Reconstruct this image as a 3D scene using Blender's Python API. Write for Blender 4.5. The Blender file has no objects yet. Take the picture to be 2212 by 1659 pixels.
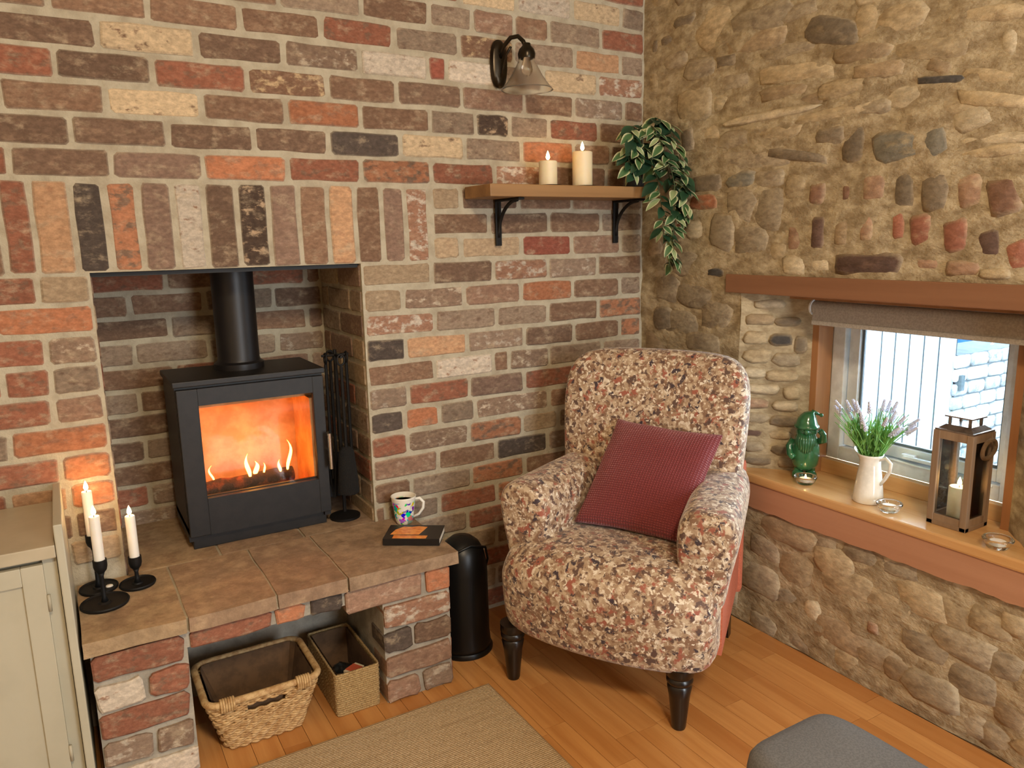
import bpy, bmesh, math, random
from mathutils import Vector, Matrix, noise

# ------------------------------------------------------------------ camera, world, lights
SC = bpy.context.scene
COL = SC.collection
random.seed(7)
rnd = random.random

def lin(c):
    out = []
    for v in c[:3]:
        v = v / 255.0
        out.append(v / 12.92 if v <= 0.04045 else ((v + 0.055) / 1.055) ** 2.4)
    return tuple(out)

CAM_LOC = Vector((-1.9261, -2.2669, 1.3255))
YAW, PITCH, ROLL = 0.5340, 0.1882, -0.0204
cam_data = bpy.data.cameras.new('camera')
cam_data.sensor_width = 36.0
cam_data.lens = 1640.0 / 2212.0 * 36.0
cam_data.clip_start = 0.02
cam = bpy.data.objects.new('camera', cam_data)
COL.objects.link(cam)
_f = Vector((math.sin(YAW) * math.cos(PITCH), math.cos(YAW) * math.cos(PITCH), -math.sin(PITCH)))
_r = Vector((math.cos(YAW), -math.sin(YAW), 0))
_u = _r.cross(_f)
_r2 = _r * math.cos(ROLL) + _u * math.sin(ROLL)
_u2 = _u * math.cos(ROLL) - _r * math.sin(ROLL)
cam.matrix_world = Matrix(((_r2.x, _u2.x, -_f.x, CAM_LOC.x), (_r2.y, _u2.y, -_f.y, CAM_LOC.y), (_r2.z, _u2.z, -_f.z, CAM_LOC.z), (0, 0, 0, 1)))
SC.camera = cam

SC.view_settings.view_transform = 'Standard'
SC.view_settings.look = 'None'
SC.view_settings.gamma = 1.0
SC.view_settings.use_curve_mapping = False
SC.view_settings.exposure = 0.2

world = bpy.data.worlds.new('overcast_sky')
SC.world = world
world.use_nodes = True
_bg = world.node_tree.nodes['Background']
_bg.inputs['Color'].default_value = (0.76, 0.88, 1.0, 1)
_bg.inputs['Strength'].default_value = 20.0

def aim(o, target):
    o.rotation_euler = (Vector(target) - o.location).to_track_quat('-Z', 'Y').to_euler()

def area(name, loc, target, sx, sy, energy, color, portal=False):
    d = bpy.data.lights.new(name, 'AREA')
    d.shape = 'RECTANGLE'; d.size = sx; d.size_y = sy
    d.energy = energy; d.color = color
    if portal:
        d.cycles.is_portal = True
    o = bpy.data.objects.new(name, d); COL.objects.link(o)
    o.location = loc; aim(o, target)
    return o

def point(name, loc, energy, color, radius=0.01):
    d = bpy.data.lights.new(name, 'POINT')
    d.energy = energy; d.color = color; d.shadow_soft_size = radius
    o = bpy.data.objects.new(name, d); COL.objects.link(o); o.location = loc
    return o

GARDEN_W, LAMP_W = 62.0, 46.0
# daylight comes in from the sky through the window in view: the portal only guides the sampling
area('window_portal', (0.33, -0.99, 0.84), (-1.0, -0.99, 0.84), 0.62, 0.50, 1.0, (1, 1, 1), True)
# out of the picture: the daylit glazing at the far end of the room (the stove glass mirrors it) and the room's warm lamp
area('garden_door_offscreen', (-0.55, -4.15, 1.1), (-0.55, 0.0, 1.1), 0.9, 1.9, GARDEN_W, (0.82, 0.92, 1.0))
area('room_lamp_offscreen', (-1.7, -2.9, 2.6), (-1.5, -1.6, 0.0), 0.35, 0.35, LAMP_W, (1.0, 0.80, 0.55))

# ------------------------------------------------------------------ materials
MATS = {}

def new_mat(name):
    m = bpy.data.materials.new(name); m.use_nodes = True
    nt = m.node_tree
    return m, nt, nt.nodes['Principled BSDF']

def nd(nt, kind, **kw):
    n = nt.nodes.new(kind)
    for k, v in kw.items():
        if k in n.inputs:
            n.inputs[k].default_value = v
        else:
            setattr(n, k, v)
    return n

def coords(nt, space='Object', scale=(1, 1, 1)):
    if space == 'World':
        g = nt.nodes.new('ShaderNodeNewGeometry'); out = g.outputs['Position']
    else:
        g = nt.nodes.new('ShaderNodeTexCoord'); out = g.outputs[space]
    mp = nt.nodes.new('ShaderNodeMapping'); mp.inputs['Scale'].default_value = scale
    nt.links.new(out, mp.inputs['Vector'])
    return mp.outputs['Vector']

def mixc(nt, fac, a, b):
    m = nt.nodes.new('ShaderNodeMix'); m.data_type = 'RGBA'
    for s, v in (('Factor', fac), ('A', a), ('B', b)):
        i = [x for x in m.inputs if x.name == s and x.type == ('VALUE' if s == 'Factor' else 'RGBA')][0]
        if hasattr(v, 'is_linked') or isinstance(v, bpy.types.NodeSocket):
            nt.links.new(v, i)
        else:
            i.default_value = v if s == 'Factor' else (*v, 1)
    return [o for o in m.outputs if o.type == 'RGBA'][0]

def ramp(nt, fac, lo, hi):
    r = nt.nodes.new('ShaderNodeMapRange')
    r.interpolation_type = 'SMOOTHSTEP'
    nt.links.new(fac, r.inputs['Value'])
    for nm, v in (('From Min', lo), ('From Max', hi)):
        if isinstance(v, bpy.types.NodeSocket): nt.links.new(v, r.inputs[nm])
        else: r.inputs[nm].default_value = v
    return r.outputs['Result']

def noise_tex(nt, vec, scale, detail=4.0, rough=0.6):
    n = nt.nodes.new('ShaderNodeTexNoise')
    n.inputs['Scale'].default_value = scale
    n.inputs['Detail'].default_value = detail
    n.inputs['Roughness'].default_value = rough
    nt.links.new(vec, n.inputs['Vector'])
    return n.outputs['Fac']

def bump(nt, bsdf, height, strength, dist=0.01):
    b = nt.nodes.new('ShaderNodeBump')
    b.inputs['Strength'].default_value = strength
    b.inputs['Distance'].default_value = dist
    nt.links.new(height, b.inputs['Height'])
    nt.links.new(b.outputs['Normal'], bsdf.inputs['Normal'])

def simple(name, rgb, rough=0.7, metal=0.0, rgb2=None, nscale=20.0, lo=0.4, hi=0.65, bs=0.0, bscale=60.0, space='Object', stretch=(1, 1, 1), coat=0.0, spec=None):
    if name in MATS: return MATS[name]
    m, nt, b = new_mat(name)
    b.inputs['Roughness'].default_value = rough
    b.inputs['Metallic'].default_value = metal
    b.inputs['Coat Weight'].default_value = coat
    if spec is not None: b.inputs['Specular IOR Level'].default_value = spec
    vec = coords(nt, space, stretch)
    if rgb2 is None:
        rgb2 = tuple(v * 0.92 for v in rgb)
    f = ramp(nt, noise_tex(nt, vec, nscale), lo, hi)
    nt.links.new(mixc(nt, f, lin(rgb), lin(rgb2)), b.inputs['Base Color'])
    if bs: bump(nt, b, noise_tex(nt, vec, bscale, 5), bs)
    MATS[name] = m
    return m

def emit(name, rgb, strength):
    if name in MATS: return MATS[name]
    m, nt, b = new_mat(name)
    b.inputs['Base Color'].default_value = (*rgb, 1)
    b.inputs['Emission Color'].default_value = (*rgb, 1)
    b.inputs['Emission Strength'].default_value = strength
    MATS[name] = m
    return m

def glass(name, rgb=(1, 1, 1), rough=0.0, ior=1.45):
    if name in MATS: return MATS[name]
    m, nt, b = new_mat(name)
    b.inputs['Base Color'].default_value = (*rgb, 1)
    b.inputs['Roughness'].default_value = rough
    b.inputs['Transmission Weight'].default_value = 1.0
    b.inputs['IOR'].default_value = ior
    MATS[name] = m
    return m

def pane_glass(name, rgb=(1, 1, 1), gloss=0.08, rough=0.0):
    """thin window pane: lets straight light through, mirrors a little"""
    if name in MATS: return MATS[name]
    m, nt, b = new_mat(name)
    nt.nodes.remove(b)
    t = nt.nodes.new('ShaderNodeBsdfTransparent'); t.inputs['Color'].default_value = (*rgb, 1)
    g = nt.nodes.new('ShaderNodeBsdfGlossy'); g.inputs['Roughness'].default_value = rough
    f = nt.nodes.new('ShaderNodeFresnel'); f.inputs['IOR'].default_value = 1.45
    mx = nt.nodes.new('ShaderNodeMixShader')
    nt.links.new(f.outputs[0], mx.inputs[0]); nt.links.new(t.outputs[0], mx.inputs[1]); nt.links.new(g.outputs[0], mx.inputs[2])
    nt.links.new(mx.outputs[0], nt.nodes['Material Output'].inputs['Surface'])
    MATS[name] = m
    return m

FINE_LO, FINE_HI = (0.74, 0.72, 0.70), (1.20, 1.18, 1.15)
def bloom_fac(nt, vec):
    """pale lime smears that old bricks keep on their faces"""
    f = ramp(nt, noise_tex(nt, vec, 17.0, 7, 0.7), 0.50, 0.72)
    m = nt.nodes.new('ShaderNodeMath'); m.operation = 'MULTIPLY'; m.inputs[1].default_value = 0.62
    nt.links.new(f, m.inputs[0])
    return m.outputs[0]

def masonry_mat(name, bscale=90.0, bs=0.35, nscale=26.0, stretch=(1, 1, 1.6), bloom=False):
    """base colour and patch colour come from the piece's own colour attributes"""
    m, nt, b = new_mat(name)
    b.inputs['Roughness'].default_value = 0.92
    b.inputs['Specular IOR Level'].default_value = 0.2
    vec = coords(nt, 'World', stretch)
    a1 = nd(nt, 'ShaderNodeAttribute', attribute_name='Col')
    a2 = nd(nt, 'ShaderNodeAttribute', attribute_name='Col2')
    th = nt.nodes.new('ShaderNodeMath'); th.operation = 'MULTIPLY_ADD'
    nt.links.new(a2.outputs['Alpha'], th.inputs[0]); th.inputs[1].default_value = -0.55; th.inputs[2].default_value = 0.76
    th2 = nt.nodes.new('ShaderNodeMath'); th2.operation = 'ADD'; nt.links.new(th.outputs[0], th2.inputs[0]); th2.inputs[1].default_value = 0.13
    n1 = noise_tex(nt, vec, nscale, 6, 0.62)
    patch = ramp(nt, n1, th.outputs[0], th2.outputs[0])
    c = mixc(nt, patch, a1.outputs['Color'], a2.outputs['Color'])
    fine = ramp(nt, noise_tex(nt, vec, nscale * 2.3, 6, 0.7), 0.3, 0.75)
    dk = nt.nodes.new('ShaderNodeMix'); dk.data_type = 'RGBA'; dk.blend_type = 'MULTIPLY'
    dk.inputs[0].default_value = 1.0
    if bloom:
        c = mixc(nt, bloom_fac(nt, vec), c, lin((190, 172, 146)))
    nt.links.new(c, dk.inputs[6])
    nt.links.new(mixc(nt, fine, FINE_LO, FINE_HI), dk.inputs[7])
    nt.links.new(dk.outputs[2], b.inputs['Base Color'])
    bump(nt, b, noise_tex(nt, vec, bscale, 6, 0.7), bs)
    MATS[name] = m
    return m

# ------------------------------------------------------------------ mesh helpers
class MB:
    def __init__(self):
        self.v = []; self.f = []; self.mi = []; self.cur = 0
    def add(self, verts, faces):
        o = len(self.v)
        self.v += [tuple(x) for x in verts]
        self.f += [tuple(i + o for i in f) for f in faces]
        self.mi += [self.cur] * len(faces)
        return self
    def box(self, x0, x1, y0, y1, z0, z1, bev=0.0):
        x0, x1 = min(x0, x1), max(x0, x1); y0, y1 = min(y0, y1), max(y0, y1); z0, z1 = min(z0, z1), max(z0, z1)
        if bev <= 0:
            v = [(x, y, z) for z in (z0, z1) for y in (y0, y1) for x in (x0, x1)]
            return self.add(v, [(0, 2, 3, 1), (4, 5, 7, 6), (0, 1, 5, 4), (2, 6, 7, 3), (0, 4, 6, 2), (1, 3, 7, 5)])
        bm = bmesh.new()
        bmesh.ops.create_cube(bm, size=1.0)
        for q in bm.verts:
            q.co = Vector(((x0 + x1) / 2 + q.co.x * (x1 - x0), (y0 + y1) / 2 + q.co.y * (y1 - y0), (z0 + z1) / 2 + q.co.z * (z1 - z0)))
        bmesh.ops.bevel(bm, geom=bm.edges[:], offset=bev, segments=2, affect='EDGES', profile=0.6)
        return self.from_bm(bm)
    def from_bm(self, bm):
        bm.verts.index_update()
        self.add([q.co for q in bm.verts], [[q.index for q in f.verts] for f in bm.faces])
        bm.free()
        return self
    def lathe(self, prof, center=(0, 0, 0), n=32, axis='Z', cap=True):
        vs = []; fs = []
        cx, cy, cz = center
        for r, z in prof:
            for i in range(n):
                a = 2 * math.pi * i / n
                p = (r * math.cos(a), r * math.sin(a), z)
                if axis == 'X': p = (p[2], p[0], p[1])
                elif axis == 'Y': p = (p[0], p[2], p[1])
                vs.append((cx + p[0], cy + p[1], cz + p[2]))
        for k in range(len(prof) - 1):
            for i in range(n):
                j = (i + 1) % n
                fs.append((k * n + i, k * n + j, (k + 1) * n + j, (k + 1) * n + i))
        if cap:
            if prof[0][0] > 1e-6: fs.append(tuple(range(n - 1, -1, -1)))
            if prof[-1][0] > 1e-6: fs.append(tuple((len(prof) - 1) * n + i for i in range(n)))
        return self.add(vs, fs)
    def tube(self, path, r, n=8, closed=False, cap=True):
        pts = [Vector(p) for p in path]; m = len(pts)
        rad = r if isinstance(r, (list, tuple)) else [r] * m
        vs = []; fs = []; prev = None
        for i, p in enumerate(pts):
            if closed: t = pts[(i + 1) % m] - pts[i - 1]
            else: t = pts[min(i + 1, m - 1)] - pts[max(i - 1, 0)]
            t.normalize()
            if prev is None:
                up = Vector((0, 0, 1)) if abs(t.z) < 0.9 else Vector((1, 0, 0))
                a = t.cross(up).normalized()
            else:
                a = (prev - t * prev.dot(t)).normalized()
            prev = a; b = t.cross(a)
            for k in range(n):
                q = 2 * math.pi * k / n
                vs.append(p + a * (rad[i] * math.cos(q)) + b * (rad[i] * math.sin(q)))
        for i in range(m if closed else m - 1):
            j = (i + 1) % m
            for k in range(n):
                l = (k + 1) % n
                fs.append((i * n + k, i * n + l, j * n + l, j * n + k))
        if cap and not closed:
            fs.append(tuple(range(n - 1, -1, -1))); fs.append(tuple((m - 1) * n + k for k in range(n)))
        return self.add(vs, fs)
    def loft(self, secs, cap=True, closed=True):
        n = len(secs[0]); vs = [q for s in secs for q in s]; fs = []
        for i in range(len(secs) - 1):
            for k in range(n if closed else n - 1):
                l = (k + 1) % n
                fs.append((i * n + k, i * n + l, (i + 1) * n + l, (i + 1) * n + k))
        if cap:
            fs.append(tuple(range(n - 1, -1, -1))); fs.append(tuple((len(secs) - 1) * n + k for k in range(n)))
        return self.add(vs, fs)
    def prism(self, poly, o, au, av, an, d0, d1):
        """extrude a 2D outline: o + u*au + v*av, from an*d0 to an*d1"""
        o, au, av, an = Vector(o), Vector(au), Vector(av), Vector(an)
        a = [o + au * p[0] + av * p[1] + an * d0 for p in poly]
        b = [o + au * p[0] + av * p[1] + an * d1 for p in poly]
        n = len(poly)
        fs = [tuple(range(n)), tuple(range(2 * n - 1, n - 1, -1))]
        fs += [(i, i + n, (i + 1) % n + n, (i + 1) % n) for i in range(n)]
        return self.add(a + b, fs)
    def build(self, name, material, parent=None, smooth=False, loc=None, sub=0, world=True, auto=None):
        me = bpy.data.meshes.new(name)
        M = MATW.get(parent.name) if parent is not None else None
        vs = self.v
        if M is not None and world:
            inv = M.inverted(); vs = [tuple(inv @ Vector(q)) for q in vs]
        if loc is not None:
            vs = [tuple(Vector(q) - Vector(loc)) for q in vs]
        me.from_pydata(vs, [], self.f)
        mats = material if isinstance(material, (list, tuple)) else [material]
        for mt in mats: me.materials.append(mt)
        if len(mats) > 1:
            for p, i in zip(me.polygons, self.mi): p.material_index = i
        bm = bmesh.new(); bm.from_mesh(me); bmesh.ops.recalc_face_normals(bm, faces=bm.faces); bm.to_mesh(me); bm.free()
        if smooth:
            me.polygons.foreach_set('use_smooth', [True] * len(me.polygons))
            if auto is not None:
                me.set_sharp_from_angle(angle=auto)
        o = bpy.data.objects.new(name, me); COL.objects.link(o)
        if parent is not None:
            o.parent = parent
            MATW[o.name] = MATW.get(parent.name, Matrix.Identity(4))
        if loc is not None: o.location = loc
        if sub:
            md = o.modifiers.new('smooth', 'SUBSURF'); md.levels = sub; md.render_levels = sub
        return o

MATW = {}

def tag(o, label, cat=None, group=None, kind=None):
    if label: o['label'] = label
    if cat: o['category'] = cat
    if group: o['group'] = group
    if kind: o['kind'] = kind
    return o

def thing(name, loc, label, cat, group=None, rz=0.0):
    o = bpy.data.objects.new(name, None); COL.objects.link(o)
    o.empty_display_size = 0.05
    o.location = loc; o.rotation_euler = (0, 0, rz)
    MATW[o.name] = Matrix.Translation(Vector(loc)) @ Matrix.Rotation(rz, 4, 'Z')
    return tag(o, label, cat, group)

def paint(o, c1, c2=None, amt=0.0, rim=None, nrim=0, mix=0.0):
    me = o.data
    for nm, c, al in (('Col', c1, 1.0), ('Col2', c2 or c1, amt)):
        at = me.color_attributes.new(nm, 'FLOAT_COLOR', 'POINT')
        l = lin(c)
        e = l
        if rim is not None:
            rl = lin(rim); e = tuple(a * (1 - mix) + b * mix for a, b in zip(l, rl))
        at.data.foreach_set('color', [x for i in range(len(me.vertices)) for x in (*(e if i < nrim else l), al)])

def outline_rect(w, h, r, jit):
    """twelve-cornered outline of a worn brick face"""
    a, b = w / 2, h / 2
    j = lambda s: (rnd() - 0.5) * 2 * s
    r = min(r * 0.6, a * 0.4, b * 0.5)
    p = [(-a + r, -b), (-a * 0.33, -b), (a * 0.33, -b), (a - r, -b), (a, -b + r), (a, b - r), (a - r, b), (a * 0.33, b), (-a * 0.33, b), (-a + r, b), (-a, b - r), (-a, -b + r)]
    if h > w:
        p = [(-a + r, -b), (a - r, -b), (a, -b + r), (a, -b * 0.33), (a, b * 0.33), (a, b - r), (a - r, b), (-a + r, b), (-a, b - r), (-a, b * 0.33), (-a, -b * 0.33), (-a, -b + r)]
    return [(x + j(jit), y + j(jit)) for x, y in p]

def outline_blob(w, h, n=10, p=3.0, jit=0.12):
    o = []
    for i in range(n):
        t = 2 * math.pi * (i + rnd() * 0.3) / n
        c, s = math.cos(t), math.sin(t)
        x = math.copysign(abs(c) ** (2 / p), c) * w / 2; y = math.copysign(abs(s) ** (2 / p), s) * h / 2
        k = 1 + (rnd() - 0.5) * 2 * jit
        o.append((x * k, y * k))
    return o

def piece(name, outl, o, au, av, an, proud, depth, material, parent, cols, inset=0.004, dome=False, smooth=False, rot=0.0, rim=None, mix=0.0, lift=0.8):
    """one brick or stone: outline in the plane (au, av) at o, standing proud along an"""
    o, au, av, an = Vector(o), Vector(au), Vector(av), Vector(an)
    if rot:
        c, s = math.cos(rot), math.sin(rot)
        outl = [(x * c - y * s, x * s + y * c) for x, y in outl]
    n = len(outl); w = max(x for x, _ in outl) - min(x for x, _ in outl); h = max(y for _, y in outl) - min(y for _, y in outl)
    fx, fy = max(0.3, 1 - 2 * inset / w), max(0.3, 1 - 2 * inset / h)
    V = [au * x + av * y - an * depth for x, y in outl]
    V += [au * x + av * y + an * (proud - inset * lift) for x, y in outl]
    V += [au * x * fx + av * y * fy + an * (proud + (rnd() - 0.5) * 0.001) for x, y in outl]
    F = []
    for i in range(n):
        j = (i + 1) % n
        F += [(i, j, n + j, n + i), (n + i, n + j, 2 * n + j, 2 * n + i)]
    if dome:
        V.append(an * (proud + inset * 0.12)); F += [(2 * n + i, 2 * n + (i + 1) % n, 3 * n) for i in range(n)]
    else:
        F.append(tuple(2 * n + i for i in range(n)))
    mb = MB(); mb.add(V, F)
    ob = mb.build(name, material, None, smooth=smooth)
    ob.parent = parent
    base = MATW.get(parent.name)
    ob.location = (base.inverted() @ o) if base is not None else o
    paint(ob, *cols, rim, 2 * n, mix)
    return ob

# ------------------------------------------------------------------ the brick wall
H = 0.0785          # one course
ZL = 1.262          # underside of the soldier course
XR0, XR1 = -1.85, -1.117   # fireplace opening
YB = 0.42           # back of the fireplace recess

BRICK = masonry_mat('old_brick', bloom=True)
STONE = masonry_mat('rubble_stone', 38.0, 0.45, 14.0, (1, 1, 2.0))
M_MORTAR = simple('lime_mortar', (190, 181, 160), 0.95, 0, (168, 157, 136), 18, 0.35, 0.7, 0.5, 120, 'World', spec=0.1)
M_STONEMORTAR = simple('rubble_mortar', (194, 179, 149), 0.95, 0, (146, 129, 102), 16, 0.3, 0.68, 0.7, 36, 'World', (1, 1, 1.9), spec=0.1)
M_PLASTER = simple('wall_plaster', (214, 196, 164), 0.9, 0, (206, 188, 156), 3, 0.4, 0.6, 0.05, 30, 'World')

BC = {
 'brown': ((130, 101, 82), (152, 124, 102), 0.45), 'dark_brown': ((110, 88, 74), (132, 108, 90), 0.45), 'black': ((72, 66, 64), (96, 86, 80), 0.3),
 'red': ((150, 92, 72), (126, 94, 78), 0.45), 'deep_red': ((154, 82, 68), (182, 144, 128), 0.25), 'orange': ((186, 118, 84), (160, 112, 88), 0.45),
 'burnt_orange': ((172, 114, 84), (116, 94, 80), 0.5), 'tan': ((196, 154, 118), (176, 130, 98), 0.4), 'cream': ((212, 192, 158), (120, 96, 78), 0.36),
 'brown_cream': ((132, 100, 80), (212, 186, 146), 0.48), 'white': ((222, 214, 200), (150, 110, 88), 0.36), 'whitewashed': ((168, 124, 102), (222, 214, 200), 0.5),
 'mauve': ((132, 108, 96), (150, 126, 112), 0.4), 'grey_brown': ((146, 130, 114), (122, 102, 88), 0.45), 'grey_pale': ((152, 132, 116), (204, 196, 182), 0.42),
 'sand': ((178, 158, 130), (162, 140, 114), 0.4), 'pink_brown': ((152, 120, 102), (184, 160, 142), 0.42), 'mottled': ((136, 114, 98), (206, 194, 174), 0.44),
 'black_cream': ((66, 54, 48), (200, 174, 144), 0.42)}

def jitcol(code):
    c1, c2, a = BC[code]
    f = 0.22
    c1, c2 = [tuple(p * (1 - f) + q * f for p, q in zip(c, (150, 126, 106))) for c in (c1, c2)]
    k = 0.92 + 0.16 * rnd()
    return (tuple(min(255, v * k) for v in c1), tuple(min(255, v * k) for v in c2), a)

ROWS = [
 (11, [-2.35, -0.837, -0.599, -0.404, -0.193, 0.0], ['brown', 'brown', 'grey_brown', 'sand', 'red']),
 (10, [-2.35, -1.888, -1.682, -1.462, -1.242, -0.995, -0.746, -0.539, -0.32, -0.106, 0.0], ['brown', 'brown', 'brown', 'brown', 'grey_brown', 'red', 'cream', 'white', 'cream', 'grey_brown']),
 (9, [-2.35, -1.989, -1.787, -1.549, -1.311, -1.073, -0.855, -0.705, -0.551, -0.415, -0.198, 0.0], ['brown', 'dark_brown', 'brown', 'brown', 'grey_brown', 'brown', 'grey_brown', 'pink_brown', 'brown', 'grey_brown', 'red']),
 (8, [-2.35, -1.869, -1.649, -1.42, -1.196, -0.974, -0.755, -0.553, -0.309, -0.109, 0.0], ['brown', 'brown', 'brown', 'brown', 'red', 'grey_brown', 'brown_cream', 'grey_brown', 'tan', 'grey_brown']),
 (7, [-2.35, -1.769, -1.538, -1.309, -1.086, -0.865, -0.802, -0.608, -0.438, -0.212, 0.0], ['dark_brown', 'cream', 'dark_brown', 'mottled', 'white', 'deep_red', 'white', 'grey_brown', 'cream', 'whitewashed']),
 (6, [-2.35, -1.87, -1.651, -1.415, -1.188, -0.974, -0.751, -0.517, -0.314, -0.093, 0.0], ['red', 'dark_brown', 'red', 'brown_cream', 'brown', 'dark_brown', 'pink_brown', 'brown', 'grey_pale', 'brown']),
 (5, [-2.35, -1.767, -1.537, -1.312, -1.093, -0.866, -0.703, -0.576, -0.419, -0.206, 0.0], ['brown', 'cream', 'brown', 'orange', 'brown', 'grey_brown', 'black_cream', 'grey_brown', 'red', 'brown']),
 (4, [-2.35, -1.852, -1.63, -1.408, -1.193, -0.968, -0.745, -0.529, -0.315, -0.153, 0.0], ['dark_brown', 'dark_brown', 'dark_brown', 'dark_brown', 'black', 'cream', 'grey_brown', 'orange', 'brown', 'dark_brown']),  # orange brick behind the pillar candles: their glow is put into its colour
 (3, [-2.35, -1.992, -1.772, -1.548, -1.321, -1.098, -0.868, -0.637, -0.402, -0.17, 0.0], ['red', 'dark_brown', 'mauve', 'orange', 'red', 'burnt_orange', 'red', 'whitewashed', 'brown', 'brown']),
 (2, [-0.872, -0.766, -0.545, -0.324, -0.105, 0.0], ['sand', 'dark_brown', 'brown', 'brown', 'grey_brown']),
 (1, [-0.872, -0.663, -0.424, -0.197, 0.0], ['brown', 'dark_brown', 'brown', 'grey_brown']),
 (0, [-0.872, -0.772, -0.536, -0.325, -0.104, 0.0], ['sand', 'sand', 'deep_red', 'pink_brown', 'grey_brown']),
 (-1, [-1.117, -0.88, -0.651, -0.428, -0.211, 0.0], ['sand', 'dark_brown', 'whitewashed', 'grey_pale', 'brown']),
 (-2, [-1.117, -0.983, -0.763, -0.541, -0.322, -0.107, 0.0], ['sand', 'mottled', 'pink_brown', 'orange', 'brown', 'grey_brown']),
 (-3, [-1.117, -0.875, -0.643, -0.43, -0.207, 0.0], ['whitewashed', 'grey_brown', 'grey_brown', 'brown', 'burnt_orange']),
 (-4, [-1.117, -0.982, -0.757, -0.531, -0.319, -0.106, 0.0], ['black', 'tan', 'grey_pale', 'dark_brown', 'brown', 'burnt_orange']),
 (-5, [-1.117, -0.881, -0.66, -0.595, -0.428, -0.189, 0.0], ['brown', 'white', 'brown', 'mottled', 'grey_brown', 'grey_brown']),
 (-6, [-1.117, -0.98, -0.755, -0.536, -0.318, 0.0], ['grey_pale', 'red', 'mauve', 'red', 'brown']),
 (-7, [-1.117, -0.997, -0.87, -0.736, -0.43, -0.189, 0.0], ['black', 'orange', 'grey_brown', 'mottled', 'brown', 'grey_brown']),
 (-8, [-1.117, -0.991, -0.761, -0.547, -0.39, -0.144, 0.0], ['red', 'mottled', 'burnt_orange', 'sand', 'grey_brown', 'brown']),
 (-9, [-1.117, -0.884, -0.658, -0.44, -0.189, 0.0], ['pink_brown', 'brown', 'black', 'grey_pale', 'brown']),
 (-10, [-1.117, -0.984, -0.759, -0.54, -0.298, 0.0], ['brown', 'grey_brown', 'burnt_orange', 'brown', 'brown']),
 (-11, [-1.117, -1.077, -0.883, -0.658, -0.446, -0.211, 0.0], ['brown', 'grey_brown', 'red', 'burnt_orange', 'brown', 'grey_brown']),
 (-12, [-1.117, -0.992, -0.779, -0.543, -0.299, 0.0], ['brown', 'grey_brown', 'red', 'brown', 'grey_brown']),
 (-13, [-1.117, -1.086, -0.89, -0.663, -0.449, -0.21, 0.0], ['grey_brown', 'brown', 'sand', 'brown', 'grey_brown', 'brown']),
 (-14, [-1.117, -0.999, -0.784, -0.546, -0.3, 0.0], ['brown', 'grey_brown', 'red', 'brown', 'grey_brown']),
 (-15, [-1.117, -1.094, -0.896, -0.667, -0.451, -0.21, 0.0], ['grey_brown', 'brown', 'sand', 'brown', 'grey_brown', 'brown']),
 (-16, [-1.117, -1.007, -0.79, -0.549, -0.3, 0.0], ['brown', 'grey_brown', 'red', 'brown', 'grey_brown']),
 (-1, [-2.3, -1.969, -1.85], ['red', 'sand']),
 (-2, [-2.3, -2.068, -1.85], ['orange', 'orange']),
 (-3, [-2.3, -1.969, -1.85], ['red', 'mottled']),
 (-4, [-2.3, -2.072, -1.966, -1.85], ['red', 'red', 'grey_brown']),
 (-5, [-2.3, -1.972, -1.85], ['red', 'pink_brown']),
 (-6, [-2.3, -2.075, -1.85], ['grey_brown', 'orange']),
 (-7, [-2.3, -1.971, -1.85], ['red', 'orange']),  # the orange brick by the tapers has candlelight in its colour
 (-8, [-2.3, -2.096, -1.961, -1.85], ['red', 'tan', 'orange']),
 (-9, [-2.3, -2.044, -1.959, -1.85], ['brown', 'dark_brown', 'dark_brown']),
 (-10, [-2.3, -2.115, -1.979, -1.85], ['red', 'sand', 'sand']),
]
SOLDIERS = [-2.026, -1.96, -1.874, -1.795, -1.717, -1.634, -1.555, -1.469, -1.382, -1.297, -1.21, -1.126, -1.04, -0.963, -0.88]
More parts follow.
